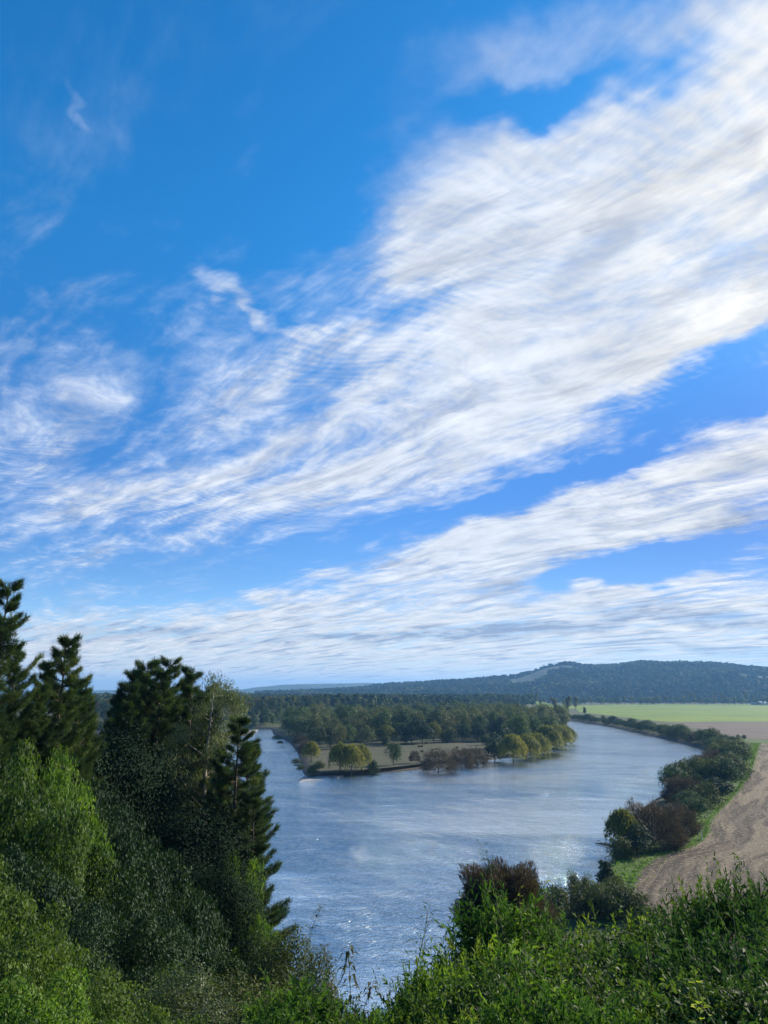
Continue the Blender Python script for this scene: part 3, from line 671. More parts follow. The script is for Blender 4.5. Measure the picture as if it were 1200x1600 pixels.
# -- the grove behind the meadow
def scatter(poly, n, gap, seed, tries=9000):
    r = np.random.default_rng(seed); lo = poly.min(0); hi = poly.max(0); pts = []
    c = lo+(hi-lo)*r.random((tries, 2)); c = c[inside(c, poly)]
    dr = seg_dist(c, river); ir = inside(c, river); c = c[(dr > 5) & ~ir]
    for q in c:
        if len(pts) >= n: break
        if all((q[0]-p_[0])**2+(q[1]-p_[1])**2 > gap*gap for p_ in pts): pts.append(q)
    return pts
GP = np.array([G(x, y) for x, y in [(428,1147),(445,1155),(462,1164),(480,1169),(520,1166),(565,1160),(640,1158),(760,1157),(800,1160),(850,1152),(885,1145),(884,1136),(820,1129),(740,1124),(600,1127),(500,1134),(432,1143)]])
def grove_label(k_, x, y, h):
    px, py = topx(x, y); size = ('tall' if h > 18.5 else 'middling') if y > 470 else ('taller' if h > 12.5 else 'short')
    col_ = {'grove': 'grey green', 'green': 'mid green', 'dark': 'dark'}[k_]
    where = 'above the side channel bank' if px < 490 else 'behind the yellow willow clump' if px < 580 else 'behind the yellow topped tree' if px < 650 else 'behind the wide brown bare tree' if px < 715 else 'behind the brown bare pair' if px < 770 else 'behind the shoreline willows'
    row = 'front edge' if py > 1156 else 'middle rows' if py > 1144 else 'back rows'
    return '%s %s tree, %s of the grove %s' % (size, col_, row, where)
gl = ['grove', 'grove', 'grove', 'green', 'grove', 'green']
for i, (x, y) in enumerate(sorted(scatter(GP, 265, 13.5, 31), key=lambda q: q[1])):
    k_ = gl[i % 6] if r_.random() > .06 else 'dark'; h = r_.uniform(15, 22) if y > 470 else r_.uniform(9, 16)
    plant(k_, 'broadleaf_tree' if k_ != 'dark' else 'evergreen_tree', grove_label(k_, x, y, h),
          'tree', x, y, h, h*r_.uniform(.62, .85), 'trees of the grove behind the meadow')
# -- wooded scarp and terrace beyond the side channel
TP = np.array([G(-60, 1142), G(200, 1139), G(395, 1135.8), G(470, 1130.5), G(560, 1123.5), G(700, 1114), G(800, 1109.5), (420, 1850), (100, 1500), (-300, 1150), (-700, 930)])
FG = [np.array([PT(x, 1100, d_)[:2] for x, d_ in q]) for q in ([(508,880),(545,880),(545,1010),(505,1010)], [(590,900),(660,920),(665,1060),(590,1040)], [(845,1500),(915,1500),(925,1900),(830,1900)])]
sc_ = []
gr_ = np.random.default_rng(32)
for gx in np.arange(-640, 700, 12.5):
    for gy in np.arange(560, 1900, 12.5): sc_.append((gx+gr_.uniform(-4.5, 4.5), gy+gr_.uniform(-4.5, 4.5)))
sc_ = np.array(sc_); sc_ = sc_[inside(sc_, TP)]; dts = seg_dist(sc_, terr)
tp_ = np.array([topx(a_, b_, 12)[0] for a_, b_ in sc_]); sc_ = sc_[(dts < 230) & (((tp_ > 120) & (tp_ < 225)) | ((tp_ > 370) & (tp_ < 900)))]
cnt = 0; extra = []
for (x, y) in sorted(sc_, key=lambda q: math.hypot(*q)):
    if any(inside(np.array([[x, y]]), q)[0] or inside(np.array([[x, y]])*1.07, q)[0] for q in FG[:2]): continue
    if inside(np.array([[x, y]]), FG[2])[0]: continue
    far = seg_dist(np.array([[x, y]]), terr)[0]
    kk = r_.choice(['dark', 'conifer', 'dark', 'green']) if far < 75 else r_.choice(['conifer', 'green', 'grove', 'dark', 'russet', 'poplar'])
    h = r_.uniform(9, 14) if far < 75 else r_.uniform(6, 14)
    if kk == 'poplar': h = r_.uniform(13, 18)
    if cnt < 290:
        nm = {'dark':'evergreen_tree','conifer':'conifer_tree','green':'broadleaf_tree','grove':'broadleaf_tree','russet':'bare_tree','poplar':'poplar_tree'}[kk]
        wd = {'conifer':.5,'poplar':.28,'russet':.7}.get(kk, .72)*h
        px_, _ = topx(x, y, 15)
        where = 'left of the middle pines' if px_ < 180 else 'seen past the middle pines' if px_ < 385 else 'over the mouth of the side channel' if px_ < 470 else 'beside the small terrace fields' if px_ < 690 else 'above the brown bare trees'
        desc = {'dark': 'dark bushy evergreen', 'conifer': 'dark pointed conifer', 'green': 'mid green rounded tree', 'grove': 'grey green tree', 'russet': 'reddish brown bare tree', 'poplar': 'narrow pale poplar'}[kk]
        lb = desc+(' on the shaded scarp ' if far < 75 else ' on the terrace top ')+where
        plant(kk, nm, lb, 'tree', x, y, h, wd, 'trees of the scarp' if far < 75 else 'trees of the terrace'); cnt += 1
    else: extra.append((x, y, hz(x, y)))
# small fields on the terrace
for nm, q in (('terrace_pasture', FG[0]), ('terrace_pasture', FG[1]), ('terrace_pasture', FG[2])):
    r8, _ = resample(np.vstack([q, q[:1]]), 24, 3); r8 = r8[:-1]
    V = np.c_[r8, height(r8)+.5]; c = r8.mean(0); V = np.vstack([V, [[c[0], c[1], hz(*c)+.9]]]); k = len(r8)
    me = mk(nm, V, np.stack([np.arange(k), (np.arange(k)+1) % k, np.full(k, k)], 1), M['pasture'])
    if me.polygons[0].normal.z < 0: me.flip_normals()
    tag(ob(nm, me), kind='structure')
# distant woodland behind terrace and pasture: one mass
rng = np.random.default_rng(15); mb = MB(); Pn = []
for q in extra: Pn.append(q)
aa = R(1)*rng.uniform(-34, 34, 15000); dd = rng.uniform(800, 3500, 15000)
Q = np.c_[np.sin(aa)*dd, np.cos(aa)*dd]
ok = (np.hypot(Q[:, 0], Q[:, 1]) > 2300) | (inside(Q, terr) & (seg_dist(Q, terr) > 225)); Q = Q[ok]
Q = Q[~(inside(Q, FG[2]) | inside(Q, FG[1]) | inside(Q, FG[0]))]
zq = height(Q); P3 = np.c_[Q, zq]; P3 = np.vstack([P3, np.array(Pn).reshape(-1, 3)])
Hs = rng.uniform(7, 16, len(P3))*(1+.35*vnoise(P3[:, :2], .02, 4)); Ws = rng.uniform(8, 14, len(P3)); blob_trees(P3, Hs, Ws, 34, mb, rng)
M['midwood'] = leafmat('canopy_mid', [(.022,.042,.020), (.050,.075,.030), (.11,.115,.045)], .15, .8, .1, .0, .012)
tag(ob('distant_woodland', mb.mesh('distant_woodland', M['midwood'])), 'mass of distant woodland between the terrace, the pasture and the hill', 'forest', kind='stuff')
# poplars and trees at the far edge of the pasture
for i in range(46):
    x = 772+i*9.6+r_.uniform(-4, 4); y = 1101.5+r_.uniform(-.6, .3) if x > 890 else 1106+r_.uniform(-1.5, 0)
    if 845 < x < 872: continue
    kk = r_.choice(['poplar', 'poplar', 'grove', 'green'])
    planted(kk, 'poplar_tree' if kk == 'poplar' else 'broadleaf_tree', 'narrow pale poplar in the row at the far edge of the pasture' if kk == 'poplar' else 'rounded dull tree in the row at the far edge of the pasture',
            'tree', x, y, r_.uniform(11, 17) if kk == 'poplar' else r_.uniform(8, 13), r_.uniform(3.5, 5.5) if kk == 'poplar' else r_.uniform(10, 15), 'tree row beyond the pasture')
planted('poplar', 'poplar_tree', 'tall dark poplar alone at the near left corner of the pasture', 'tree', 889, 1117, 27, 8)
planted('poplar', 'poplar_tree', 'pale poplar just right of the tall dark one at the pasture corner', 'tree', 900, 1110, 20, 7)
planted('poplar', 'poplar_tree', 'short poplar at the left end of the pasture hedge', 'tree', 914, 1117, 11, 5)
planted('poplar', 'poplar_tree', 'thin pale poplar over the middle of the left bank wood', 'tree', 866, 1112, 21, 8)
# -- hedge of bushes along the outer bank
HB = [(866,1124.5),(880,1124),(905,1125.5),(935,1130),(965,1136),(1000,1143),(1035,1151),(1070,1158),(1098,1166),(1118,1176),(1126,1190),(1118,1206),(1096,1222),(1065,1240)]
bank_, _ = resample(river[9:21][::-1], 84); tb = unit(np.gradient(bank_, axis=0)); nb_ = np.stack([-tb[:, 1], tb[:, 0]], 1)
nb_ = np.where(inside(bank_+nb_*4, river)[:, None], -nb_, nb_); Hc = bank_+nb_*4.0
for i, q in enumerate(Hc):
    d_ = math.hypot(*q); nm = 'bank_bush'; f = i/83
    for rowi in range(2):
        if rowi and i % 2 and f < .6: continue
        x, y = q+nb_[i]*(r_.uniform(-1, 2)+rowi*r_.uniform(5, 9))
        if inside(np.array([[x, y]]), river)[0]: continue
        kk = r_.choice(['scrub', 'green', 'green', 'dark' if f < .6 else 'scrub', 'russet' if r_.random() < .4 else 'scrub'])
        h = r_.uniform(5, 9) if f > .1 else r_.uniform(7, 10)
        plant(kk, nm, {'scrub':'dull olive','green':'mid green','dark':'very dark','russet':'brown twiggy'}[kk]+' hedge bush on the outer bank '+('at its narrow far end by the poplars' if f < .2 else 'below the pasture edge' if f < .45 else 'beside the fallow field' if f < .65 else 'at the crook beside the green strip' if f < .82 else 'inside the near bend by the plough'), 'bush', x, y, h, h*r_.uniform(1.1, 1.5), 'bushes of the outer bank hedge')
NB = [('yellow',976,1330,62,46,'golden green tree on the near bank beside the driftwood','riverside_tree'),('rbush',1022,1322,66,90,'big rounded brown leafless bush on the near right bank','bare_bush'),
      ('dark',996,1338,44,46,'dark green bush under the golden tree at the near bank','bush'),('scrub',972,1342,34,34,'lowest dark bush at the waterline in front of the golden tree','bush'),
      ('rbush',1060,1302,42,56,'brown twiggy bush right behind the big leafless one','bare_bush'),('green',1086,1286,44,42,'mid green rounded bush between brown bushes and the verge','bush'),
      ('green',1075,1272,34,34,'lighter green bush just behind the mid green rounded one','bush'),('rbush',1068,1254,40,52,'dark reddish bush leaning over the river inside the bend','bare_bush'),
      ('scrub',1098,1262,40,44,'dark olive bush behind the dark reddish one','bush'),('dark',1118,1250,46,50,'tallest dark green bush at the crook of the verge','bush'),
      ('green',1130,1232,46,50,'broad mid green bush beside the ploughed field corner','bush'),('scrub',1145,1216,36,42,'olive bush above the broad mid green one, against the plough','bush'),
      ('scrub',1150,1196,32,38,'round bush nearest the top of the ploughed field edge','bush'),('scrub',1135,1180,26,34,'bush at the head of the verge below the grass strip','bush')]
for k_, x, y, h, wd, lb, nm in NB: planted(k_, nm, lb, 'tree' if nm.endswith('tree') else 'bush', x, y, h*(.95 if nm != 'bush' else .8), wd*.95)
planted('scrub', 'field_bush', 'left of two tiny dark bushes on the green strip between fields', 'bush', 1154, 1154, 5, 6)
planted('scrub', 'field_bush', 'right of two tiny dark bushes on the green strip between fields', 'bush', 1163, 1155, 5, 6)
for i in range(9):
    planted('scrub', 'meadow_tussock', 'small dark tussock scattered on the dry meadow', 'bush', r_.uniform(640, 735), r_.uniform(1161, 1178), r_.uniform(2, 3.2), r_.uniform(3, 5), 'tussocks on the meadow')
for lb, px_, py_, h_, w_ in [('olive scrub at the waterline just beyond the foreground thicket', 905, 1432, 4.5, 6), ('rounded scrub between verge and foreground thicket', 940, 1436, 4, 6), ('low scrub closing the lower end of the verge', 975, 1432, 4, 6), ('dark scrub in the hollow left of the plough', 1000, 1440, 3.5, 6),
    ('pale scrub at the toe of the slope near the water', 868, 1446, 5, 6), ('scrub between brown dome bush and pale water', 835, 1462, 6, 6), ('small scrub on the stony shore below the bank conifer', 930, 1402, 2.5, 3.5)]:
    x, y = G(px_, py_); plant('scrub', 'bush', lb, 'bush', x, y, h_, w_)
# left bank beyond the pines: tan and yellow trees
LBp = np.array([G(x, y) for x, y in [(100,1160),(385,1149),(340,1157),(285,1168),(225,1186),(170,1210),(60,1240),(0,1200)]])
for i, (x, y) in enumerate(scatter(LBp, 46, 11, 44)):
    kk = r_.choice(['yellow', 'grove', 'russet', 'scrub', 'yellow', 'green']); h = r_.uniform(6, 11)
    plant(kk, 'far_bank_tree', {'yellow':'yellowish rounded','grove':'grey green','russet':'tan leafless','scrub':'low olive','green':'mid green'}[kk]+' tree on the low left bank '+('between the left edge and middle pines' if topx(x, y)[0] < 215 else 'glimpsed through the middle pines'), 'tree', x, y, h, h*1.0, 'trees on the low left bank')

# -- post, driftwood, shed
def box(mb, c, s):
    c = np.array(c); s = np.array(s)/2
    V = np.array([[x, y, z] for x in (-1, 1) for y in (-1, 1) for z in (-1, 1)])*s+c
    mb.add(V, [[0, 1, 3, 2], [4, 6, 7, 5], [0, 4, 5, 1], [2, 3, 7, 6], [0, 2, 6, 4], [1, 5, 7, 3]])
def plain(name, c, rough=.7):
    m, n, o = newmat(name); t = n.new('ShaderNodeTexCoord'); v = n.noise(t.outputs['Object'], 3, 4, .6)
    princ(n, o, n.mix(v, tuple(q*.75 for q in c), tuple(min(1, q*1.15) for q in c)), rough); return m
M['white'] = plain('weathered_white', (.68,.66,.60)); M['drift'] = plain('driftwood_grey', (.10,.085,.07)); M['roofm'] = plain('pale_roof', (.62,.64,.66), .5)
x, y = G(1097, 1313); e = thing('marker_post', 'short white wooden post on the green verge at the field corner', 'post', (x, y, 1.9))
mb = MB(); mb.tube([(0,0,-.3),(.02,0,.8),(.08,.02,1.9)], [.10,.09,.08], 8); ob('post', mb.mesh('post', M['white'], True), e)
mb = MB(); mb.tube([(.08,.02,1.9),(.085,.022,1.98),(.09,.022,2.04)], [.11,.09,.01], 8); ob('cap', mb.mesh('cap', M['white'], True), e)
x0, y0 = G(963, 1324, .4); x1, y1 = G(933, 1317, .4)
mb = MB(); d0 = np.array([x0-x1, y0-y1, 0]); 
mb.tube([(0,0,.5), d0*-.35+[0,0,.55], d0*-.75+[0,.5,.35], d0*-1.05+[0,1.0,.15]], [.42,.34,.24,.08], 9)
mb.tube([d0*-.4+[0,0,.5], d0*-.65+[0,-1.2,1.0], d0*-.8+[0,-1.9,1.2]], [.18,.11,.04], 6)
mb.tube([d0*-.6+[0,.3,.4], d0*-.8+[.3,1.7,.7], d0*-.95+[.3,2.6,.5]], [.15,.09,.03], 6)
mb.tube([d0*.1+[0,.6,.7], d0*-.3+[0,1.2,.5], d0*-.6+[0,1.9,.2]], [.25,.18,.06], 7)
tag(ob('driftwood_log', mb.mesh('driftwood_log', M['drift'], True), None, (x0, y0, 0)), 'dark driftwood log jutting from the near right bank into the river', 'log')
x, y = G(1196, 1101.2); e = thing('farm_shed', 'long low pale roofed shed at the far right edge of the pasture', 'shed', (x, y, 1.8), .1)
mb = MB(); box(mb, (0, 0, 2.2), (70, 18, 4.4)); ob('wall', mb.mesh('wall', M['white']), e)
mb = MB(); mb.add([(-36,-10,4.3),(36,-10,4.3),(36,0,8.6),(-36,0,8.6),(36,10,4.3),(-36,10,4.3)], [[0,1,2,3],[3,2,4,5],[0,3,5,5],[1,4,2,2]][:2]); mb.add([(-36,-10,4.3),(-36,0,8.6),(-36,10,4.3),(36,-10,4.3),(36,10,4.3),(36,0,8.6)], [[0,1,2],[3,4,5]])
ob('roof', mb.mesh('roof', M['roofm']), e)

# ------------------------------------------------------------------ near pines
def pine(H, R0, seed, nb=80, first=.12, tufts=7, open_=.0, lean=0):
    rng = np.random.default_rng(seed); tr = MB(); br = MB(); nd = MB()
    tz = np.linspace(-1.5, H, 12); tp = np.stack([np.cumsum(rng.normal(0, .05, 12))+lean*np.clip(tz, 0, None)/H, np.cumsum(rng.normal(0, .05, 12)), tz], 1)
    tr.tube(tp, np.linspace(R0*.055+.12, .03, 12), 9)
    TB = []; TD = []
    for i in range(nb):
        f = first+(1-first)*(i+rng.random())/nb; f = min(f, .985); z = f*H
        b = np.array([np.interp(z, tz, tp[:, 0]), np.interp(z, tz, tp[:, 1]), z]); a = i*2.4+rng.normal(0, .4)
        env = min((1-f)**.55, (1-f)*1.9+.04)*min(1, .55+f*2.2); L = max(.6, R0*env*(rng.uniform(.45, 1.15) if rng.random() < .85 else rng.uniform(1.1, 1.35)))
        dead = rng.random() < .06
        if rng.random() < open_+.05: continue
        rise = L*(rng.uniform(.05, .35)+.55*f); sag = L*.12*(1-f)
        s = np.linspace(0, 1, 7); ax = a+rng.normal(0, .15)
        q = b+np.stack([np.cos(ax)*L*s, np.sin(ax)*L*s, rise*s**1.8-sag*np.sin(s*math.pi)], 1)
        br.tube(q, np.linspace(.035+.012*L, .012, 7), 5)
        if dead: continue
        nt = int(10+L*tufts)
        for t_ in range(nt):
            u = (.22+.78*(t_+rng.random())/nt); base = np.array([np.interp(u, s, q[:, k]) for k in range(3)])
            sd = (1 if t_ % 2 else -1)*rng.uniform(.45, 1.1); l2 = L*.30*(1.15-u)+.28
            dr = np.array([math.cos(ax+sd), math.sin(ax+sd), rng.uniform(.15, .65)]); dr /= np.linalg.norm(dr)
            kn = max(2, int(l2/.22))
            br.tube([base, base+dr*l2*.6+[0,0,.02], base+dr*l2+[0, 0, l2*.25]], [.014, .010, .006], 3)
            for k in range(kn):
                g_ = (k+.6)/kn; TB.append(base+dr*l2*g_+[0, 0, l2*.25*g_**2]); TD.append(dr+[0, 0, .35+.5*g_])
        TB.append(q[-1]); TD.append([math.cos(ax), math.sin(ax), .9])
    for k in range(5): TB.append(tp[-1]-[0, 0, k*.25]); TD.append([0, 0, 1])
    TB = np.array(TB); TD = unit(np.array(TD)); m_ = 18
    B = np.repeat(TB, m_, 0); D = np.repeat(TD, m_, 0); D = unit(D+rng.normal(0, .6, D.shape)); B = B+rng.normal(0, .07, B.shape)
    blades(nd, B, D, rng.uniform(.22, .40, (len(B), 1)), .030, rng)
    return [('trunk', tr.mesh('pine_trunk', M['bark'], True)), ('branches', br.mesh('pine_branches', M['bark'])), ('needles', nd.mesh('pine_needles', M['pine']))]
def ht(px, py, d): return PT(px, py, d)
PA = pine(26, 6.2, 1, 120, .06, 8); PB = pine(22, 5.0, 2, 115, .06, 8); PC = pine(24, 5.6, 3, 105, .22, 7, .08)
def ht(px, py, d): return PT(px, py, d)
PA = pine(26, 4.6, 1, 95, .10); PB = pine(22, 3.6, 2, 90, .15); PC = pine(24, 4.2, 3, 80, .30, 6, .12)
def putpine(parts, H, px, pytop, d, label, wsc=1.0, rot=0):
    x, y, zt = PT(px, pytop, d); zb = hz(x, y); s = (zt-zb)/H
    thing('pine_tree', label, 'pine tree', (x, y, zb-.1), rot, (s*wsc, s*wsc, s), None, parts)
putpine(PA, 26, 12, 908, 36, 'tallest pine at the left edge, its top highest against the sky', .95, .4)
putpine(PB, 22, 104, 998, 38, 'second pine, pointed and right of the tallest at the left edge', .95, 1.2)
putpine(PC, 24, 62, 1070, 37, 'lower pine filling the gap between the two left edge pines', .9, 4.0)
putpine(PB, 22, -40, 1000, 33, 'pine mostly cut off by the left frame edge', .9, 2.0)
putpine(PA, 26, 138, 1088, 43, 'short leaning pine on the right flank of the left edge pines', .8, 3.9)
putpine(PC, 24, 30, 1010, 40, 'thinner pine just behind the tallest left edge pine', .9, 1.1)
putpine(PA, 26, 188, 1092, 60, 'low broad pine at the far left foot of the middle group', .95, 2.7)
putpine(PB, 22, 216, 1052, 64, 'second leader on the left side of the middle group', 1.1, 5.9)
putpine(PC, 24, 322, 1072, 63, 'pine half hidden behind the pale gum tree', 1.05, 3.1)
putpine(PA, 26, 76, 1035, 41, 'bushy pine between the two highest tops at the left edge', .95, 2.4)
putpine(PB, 22, 128, 1062, 42, 'bushy pine leaning right of the second left edge pine', .95, 4.8)
putpine(PC, 24, 288, 1062, 66, 'pine filling in behind the middle group', .9, 4.4)
putpine(PB, 22, 232, 1036, 60, 'upright pine on the left of the tall middle group', 1.05, 2.2)
putpine(PA, 26, 270, 1030, 63, 'highest pine of the middle group', .95, 3.3)
putpine(PB, 22, 252, 1050, 57, 'pine leader squeezed between the two tallest middle pines', .9, .9)
putpine(PC, 24, 303, 1044, 60, 'sparse pine in the middle group just left of the pale gum tree', 1.0, .3)
putpine(PB, 22, 203, 1072, 56, 'short pine on the left shoulder of the middle group', 1.0, 5.0)
putpine(PA, 26, 374, 1122, 50, 'dense dark pine leaning toward the river right of the gum tree', 1.2, 5.4)
putpine(PC, 24, 328, 1112, 56, 'dim pine beneath the gum tree inside the middle group', 1.0, 2.0)
putpine(PB, 22, 398, 1235, 47, 'low pine at the riverward foot of the dense dark one', 1.15, 2.9)
putpine(PB, 22, 388, 1160, 53, 'slightly nearer pine thickening the riverward pair', 1.1, 1.5)
putpine(PA, 26, 350, 1200, 52, 'shadowy pine low behind the riverward pair', 1.1, 1.9)
# pale gum tree
def gum(H, W, seed):
    rng = np.random.default_rng(seed); tr = MB(); cr = MB(); tz = np.linspace(-1, H*.93, 9)
    tp = np.stack([np.cumsum(rng.normal(0, .12, 9)), np.cumsum(rng.normal(0, .12, 9)), tz], 1); tr.tube(tp, np.linspace(.26, .05, 9), 8)
    P=[]; 
    for i in range(46):
        f = .30+.68*(i+rng.random())/46; b = np.array([np.interp(f*H*.93, tz, tp[:, k]) for k in range(3)]); a = i*2.4+rng.normal(0, .5); L = W*.5*rng.uniform(.4, 1.0)*(1.15-f*.65)
        e = b+np.array([math.cos(a)*L, math.sin(a)*L, L*rng.uniform(.5, 1.2)]); tr.tube([b, (b+e)/2+[0,0,-.1*L], e], [.07*(1.2-f), .04, .012], 5)
        for k in range(3):
            c = e+rng.normal(0, .45, 3)-(e-b)*rng.uniform(0, .35); n_ = 230; q = unit(rng.normal(size=(n_, 3)))*rng.uniform(.3, 1.0, (n_, 1))*np.array([.75, .75, .85]); P.append(c+q)
    P = np.concatenate(P); D = unit(rng.normal(0, .5, P.shape)+[0, 0, -1]); diamonds(cr, P, D, rng.normal(size=P.shape), rng.uniform(.14, .24, len(P)), .045)
    return [('trunk', tr.mesh('gum_trunk', M['barkpale'], True)), ('crown', cr.mesh('gum_crown', M['euc']))]
GM = gum(24, 8.5, 8)
x, y, zt = PT(350, 1043, 54); zb = hz(x, y); s = (zt-zb)/24
thing('gum_tree', 'tall airy gum tree with pale trunk and rounded sparse top right of the middle pines', 'tree', (x, y, zb-.1), 0, (s*1.1, s*1.1, s), None, GM)

# ------------------------------------------------------------------ climber-draped shrubs on the left slope
def draped(H, W, n, seed, mat, ls=.062):
    rng = np.random.default_rng(seed); mb = MB(); nl = 30; P=[]; N=[]
    for i in range(nl):
        a = rng.uniform(0, 6.28); f = math.sqrt(rng.random())*.95; c = np.array([math.cos(a)*f*W*.5, math.sin(a)*f*W*.5, 0]); top = H*(1-.5*f*f)*rng.uniform(.62, 1.05); rad = W*rng.uniform(.07, .16)
        m_ = int(n/nl); th = rng.uniform(0, 6.28, m_); v = rng.random(m_)**.75; ph = rng.uniform(0, 6.28)
        prof = np.clip(np.sqrt(1-np.clip((v-.80)/.20, 0, 1)**2), 0, 1)*(1+.30*np.sin(th*3+ph)+.22*np.sin(v*H*2.6+ph+th*2))
        q = np.stack([c[0]+.5*np.sin(v*3+ph)*.5+np.cos(th)*rad*prof, c[1]+np.sin(th)*rad*prof, top*v], 1)+rng.normal(0, .07, (m_, 3)); P.append(q)
        N.append(np.stack([np.cos(th), np.sin(th), .2+1.3*np.clip((v-.75)/.25, 0, 1)], 1))
    P = np.concatenate(P); N = unit(unit(np.concatenate(N))+rng.normal(0, .5, P.shape)); D = unit(rng.normal(0, .45, P.shape)+[0, 0, -1]); s = ls*rng.uniform(.6, 1.5, len(P))
    diamonds(mb, P, D, N, s*1.7, s*.8)
    tr = trunk_mesh(H*.8, .12, rng, None, 8, W*.35, .1)
    return [('stems', tr.mesh('draped_stems', M['bark'], True)), ('foliage', mb.mesh('draped_foliage', M[mat]))]
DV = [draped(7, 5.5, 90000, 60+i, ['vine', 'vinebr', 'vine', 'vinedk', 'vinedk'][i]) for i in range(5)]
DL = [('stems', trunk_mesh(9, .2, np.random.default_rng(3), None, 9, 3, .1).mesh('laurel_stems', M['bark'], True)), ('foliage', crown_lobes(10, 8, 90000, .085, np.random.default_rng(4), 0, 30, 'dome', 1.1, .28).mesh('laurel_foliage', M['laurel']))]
def putd(parts, H0, W0, name, px, pytop, d, wd, label, cat='shrub', rot=None, group=None):
    x, y, zt = PT(px, pytop, d); zb = hz(x, y)
    h = max(1.5, zt-zb); thing(name, label, cat, (x, y, zb-.2), r_.uniform(0, 6.28) if rot is None else rot, (wd/W0, wd/W0, h/H0), group, parts)
VN = 'climber_draped_tree'
VL = [ # variant, px, top py, dist, width, label
 (0, 20, 1130, 31, 6, 'sunlit vine curtain hanging below the tallest left pine'), (1, 92, 1128, 33, 5, 'bright climber mound under the second left pine'),
 (2, 60, 1190, 28, 5.5, 'vine mound in front of the two left edge pines'), (3, 120, 1178, 36, 6, 'dark green climber dome right of the left edge pines'),
 (3, 165, 1215, 34, 6, 'dark rounded vine dome in the middle of the left slope'), (0, -20, 1290, 19, 4.2, 'yellow green climber hump cut by the left frame edge'),
 (4, 60, 1300, 25, 5, 'shaded vine hump low between bright mounds at left'), (4, 190, 1300, 30, 5.5, 'dim climber pillar on the slope below the dark dome'),
 (3, 245, 1290, 36, 6, 'blackish green vine pillar under the middle pines'), (2, 28, 1385, 16, 3.6, 'brightest vine mound at the lower left'),
 (4, 120, 1390, 22, 4.4, 'shaded green mound right of the brightest lower left one'), (3, 210, 1400, 25, 5, 'dark mound centred on the lower left slope'),
 (4, 290, 1420, 30, 5, 'dark mound at the foot of the middle pines'), (1, 60, 1480, 12, 2.8, 'bright leafy mound at the bottom left corner'),
 (0, 150, 1500, 14, 3.2, 'yellow green mound on the bottom edge, second from the left corner'), (2, 240, 1470, 19, 3.8, 'mid green tangle above the bottom edge at left'),
 (4, 320, 1490, 22, 4.0, 'dull green tangle beneath the river side pines'), (1, 372, 1305, 44, 4.6, 'bright vine column hugging the riverward pine, upper one'),
 (1, 384, 1395, 40, 3.2, 'bright vine column at the foot of the riverward pine'), (2, 0, 1520, 9, 2.4, 'leafy tangle in the extreme bottom left corner'), (0, 200, 1540, 11, 2.6, 'light green tangle on the bottom edge left of the grey shrub')]
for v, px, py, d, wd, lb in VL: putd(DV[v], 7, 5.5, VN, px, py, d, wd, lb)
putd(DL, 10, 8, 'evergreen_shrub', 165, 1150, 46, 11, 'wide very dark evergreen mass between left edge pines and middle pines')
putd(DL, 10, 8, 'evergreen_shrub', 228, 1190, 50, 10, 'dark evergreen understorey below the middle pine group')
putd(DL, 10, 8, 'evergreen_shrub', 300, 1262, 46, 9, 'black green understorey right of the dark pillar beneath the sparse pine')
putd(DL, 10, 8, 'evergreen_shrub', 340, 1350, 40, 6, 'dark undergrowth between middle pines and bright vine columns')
GS = [('stems', trunk_mesh(4, .06, np.random.default_rng(13), None, 10, 1.6, .1).mesh('grey_stems', M['bark'], True)), ('foliage', crown_lobes(4.2, 3.2, 26000, .055, np.random.default_rng(14), 0, 26, 'column', 1.3).mesh('grey_foliage', M['euc']))]
GD = [('stems', trunk_mesh(4, .06, np.random.default_rng(23), None, 10, 1.6, .1).mesh('dusky_stems', M['bark'], True)), ('foliage', crown_lobes(4.2, 3.0, 24000, .058, np.random.default_rng(24), 0, 28, 'column', 1.3).mesh('dusky_foliage', M['scrub']))]
putd(GS, 4.2, 3.2, 'small_leaved_shrub', 300, 1500, 16, 2.6, 'grey green small leaved shrub at the bottom, left of the dusky one')
putd(GD, 4.2, 3.0, 'small_leaved_shrub', 425, 1425, 21, 2.6, 'tall dusky shrub against the river right of the pine')
putd(GD, 4.2, 3.0, 'small_leaved_shrub', 380, 1470, 18, 2.6, 'dark dusky shrub at the foot of the tall one by the river')
putd(GD, 4.2, 3.0, 'small_leaved_shrub', 410, 1530, 13, 2.2, 'dusky shrub low at the bottom edge under the tall one')
putd(GD, 4.2, 3.0, 'small_leaved_shrub', 490, 1455, 19, 1.6, 'slim dusky shrub with a thin leader against the blue water')

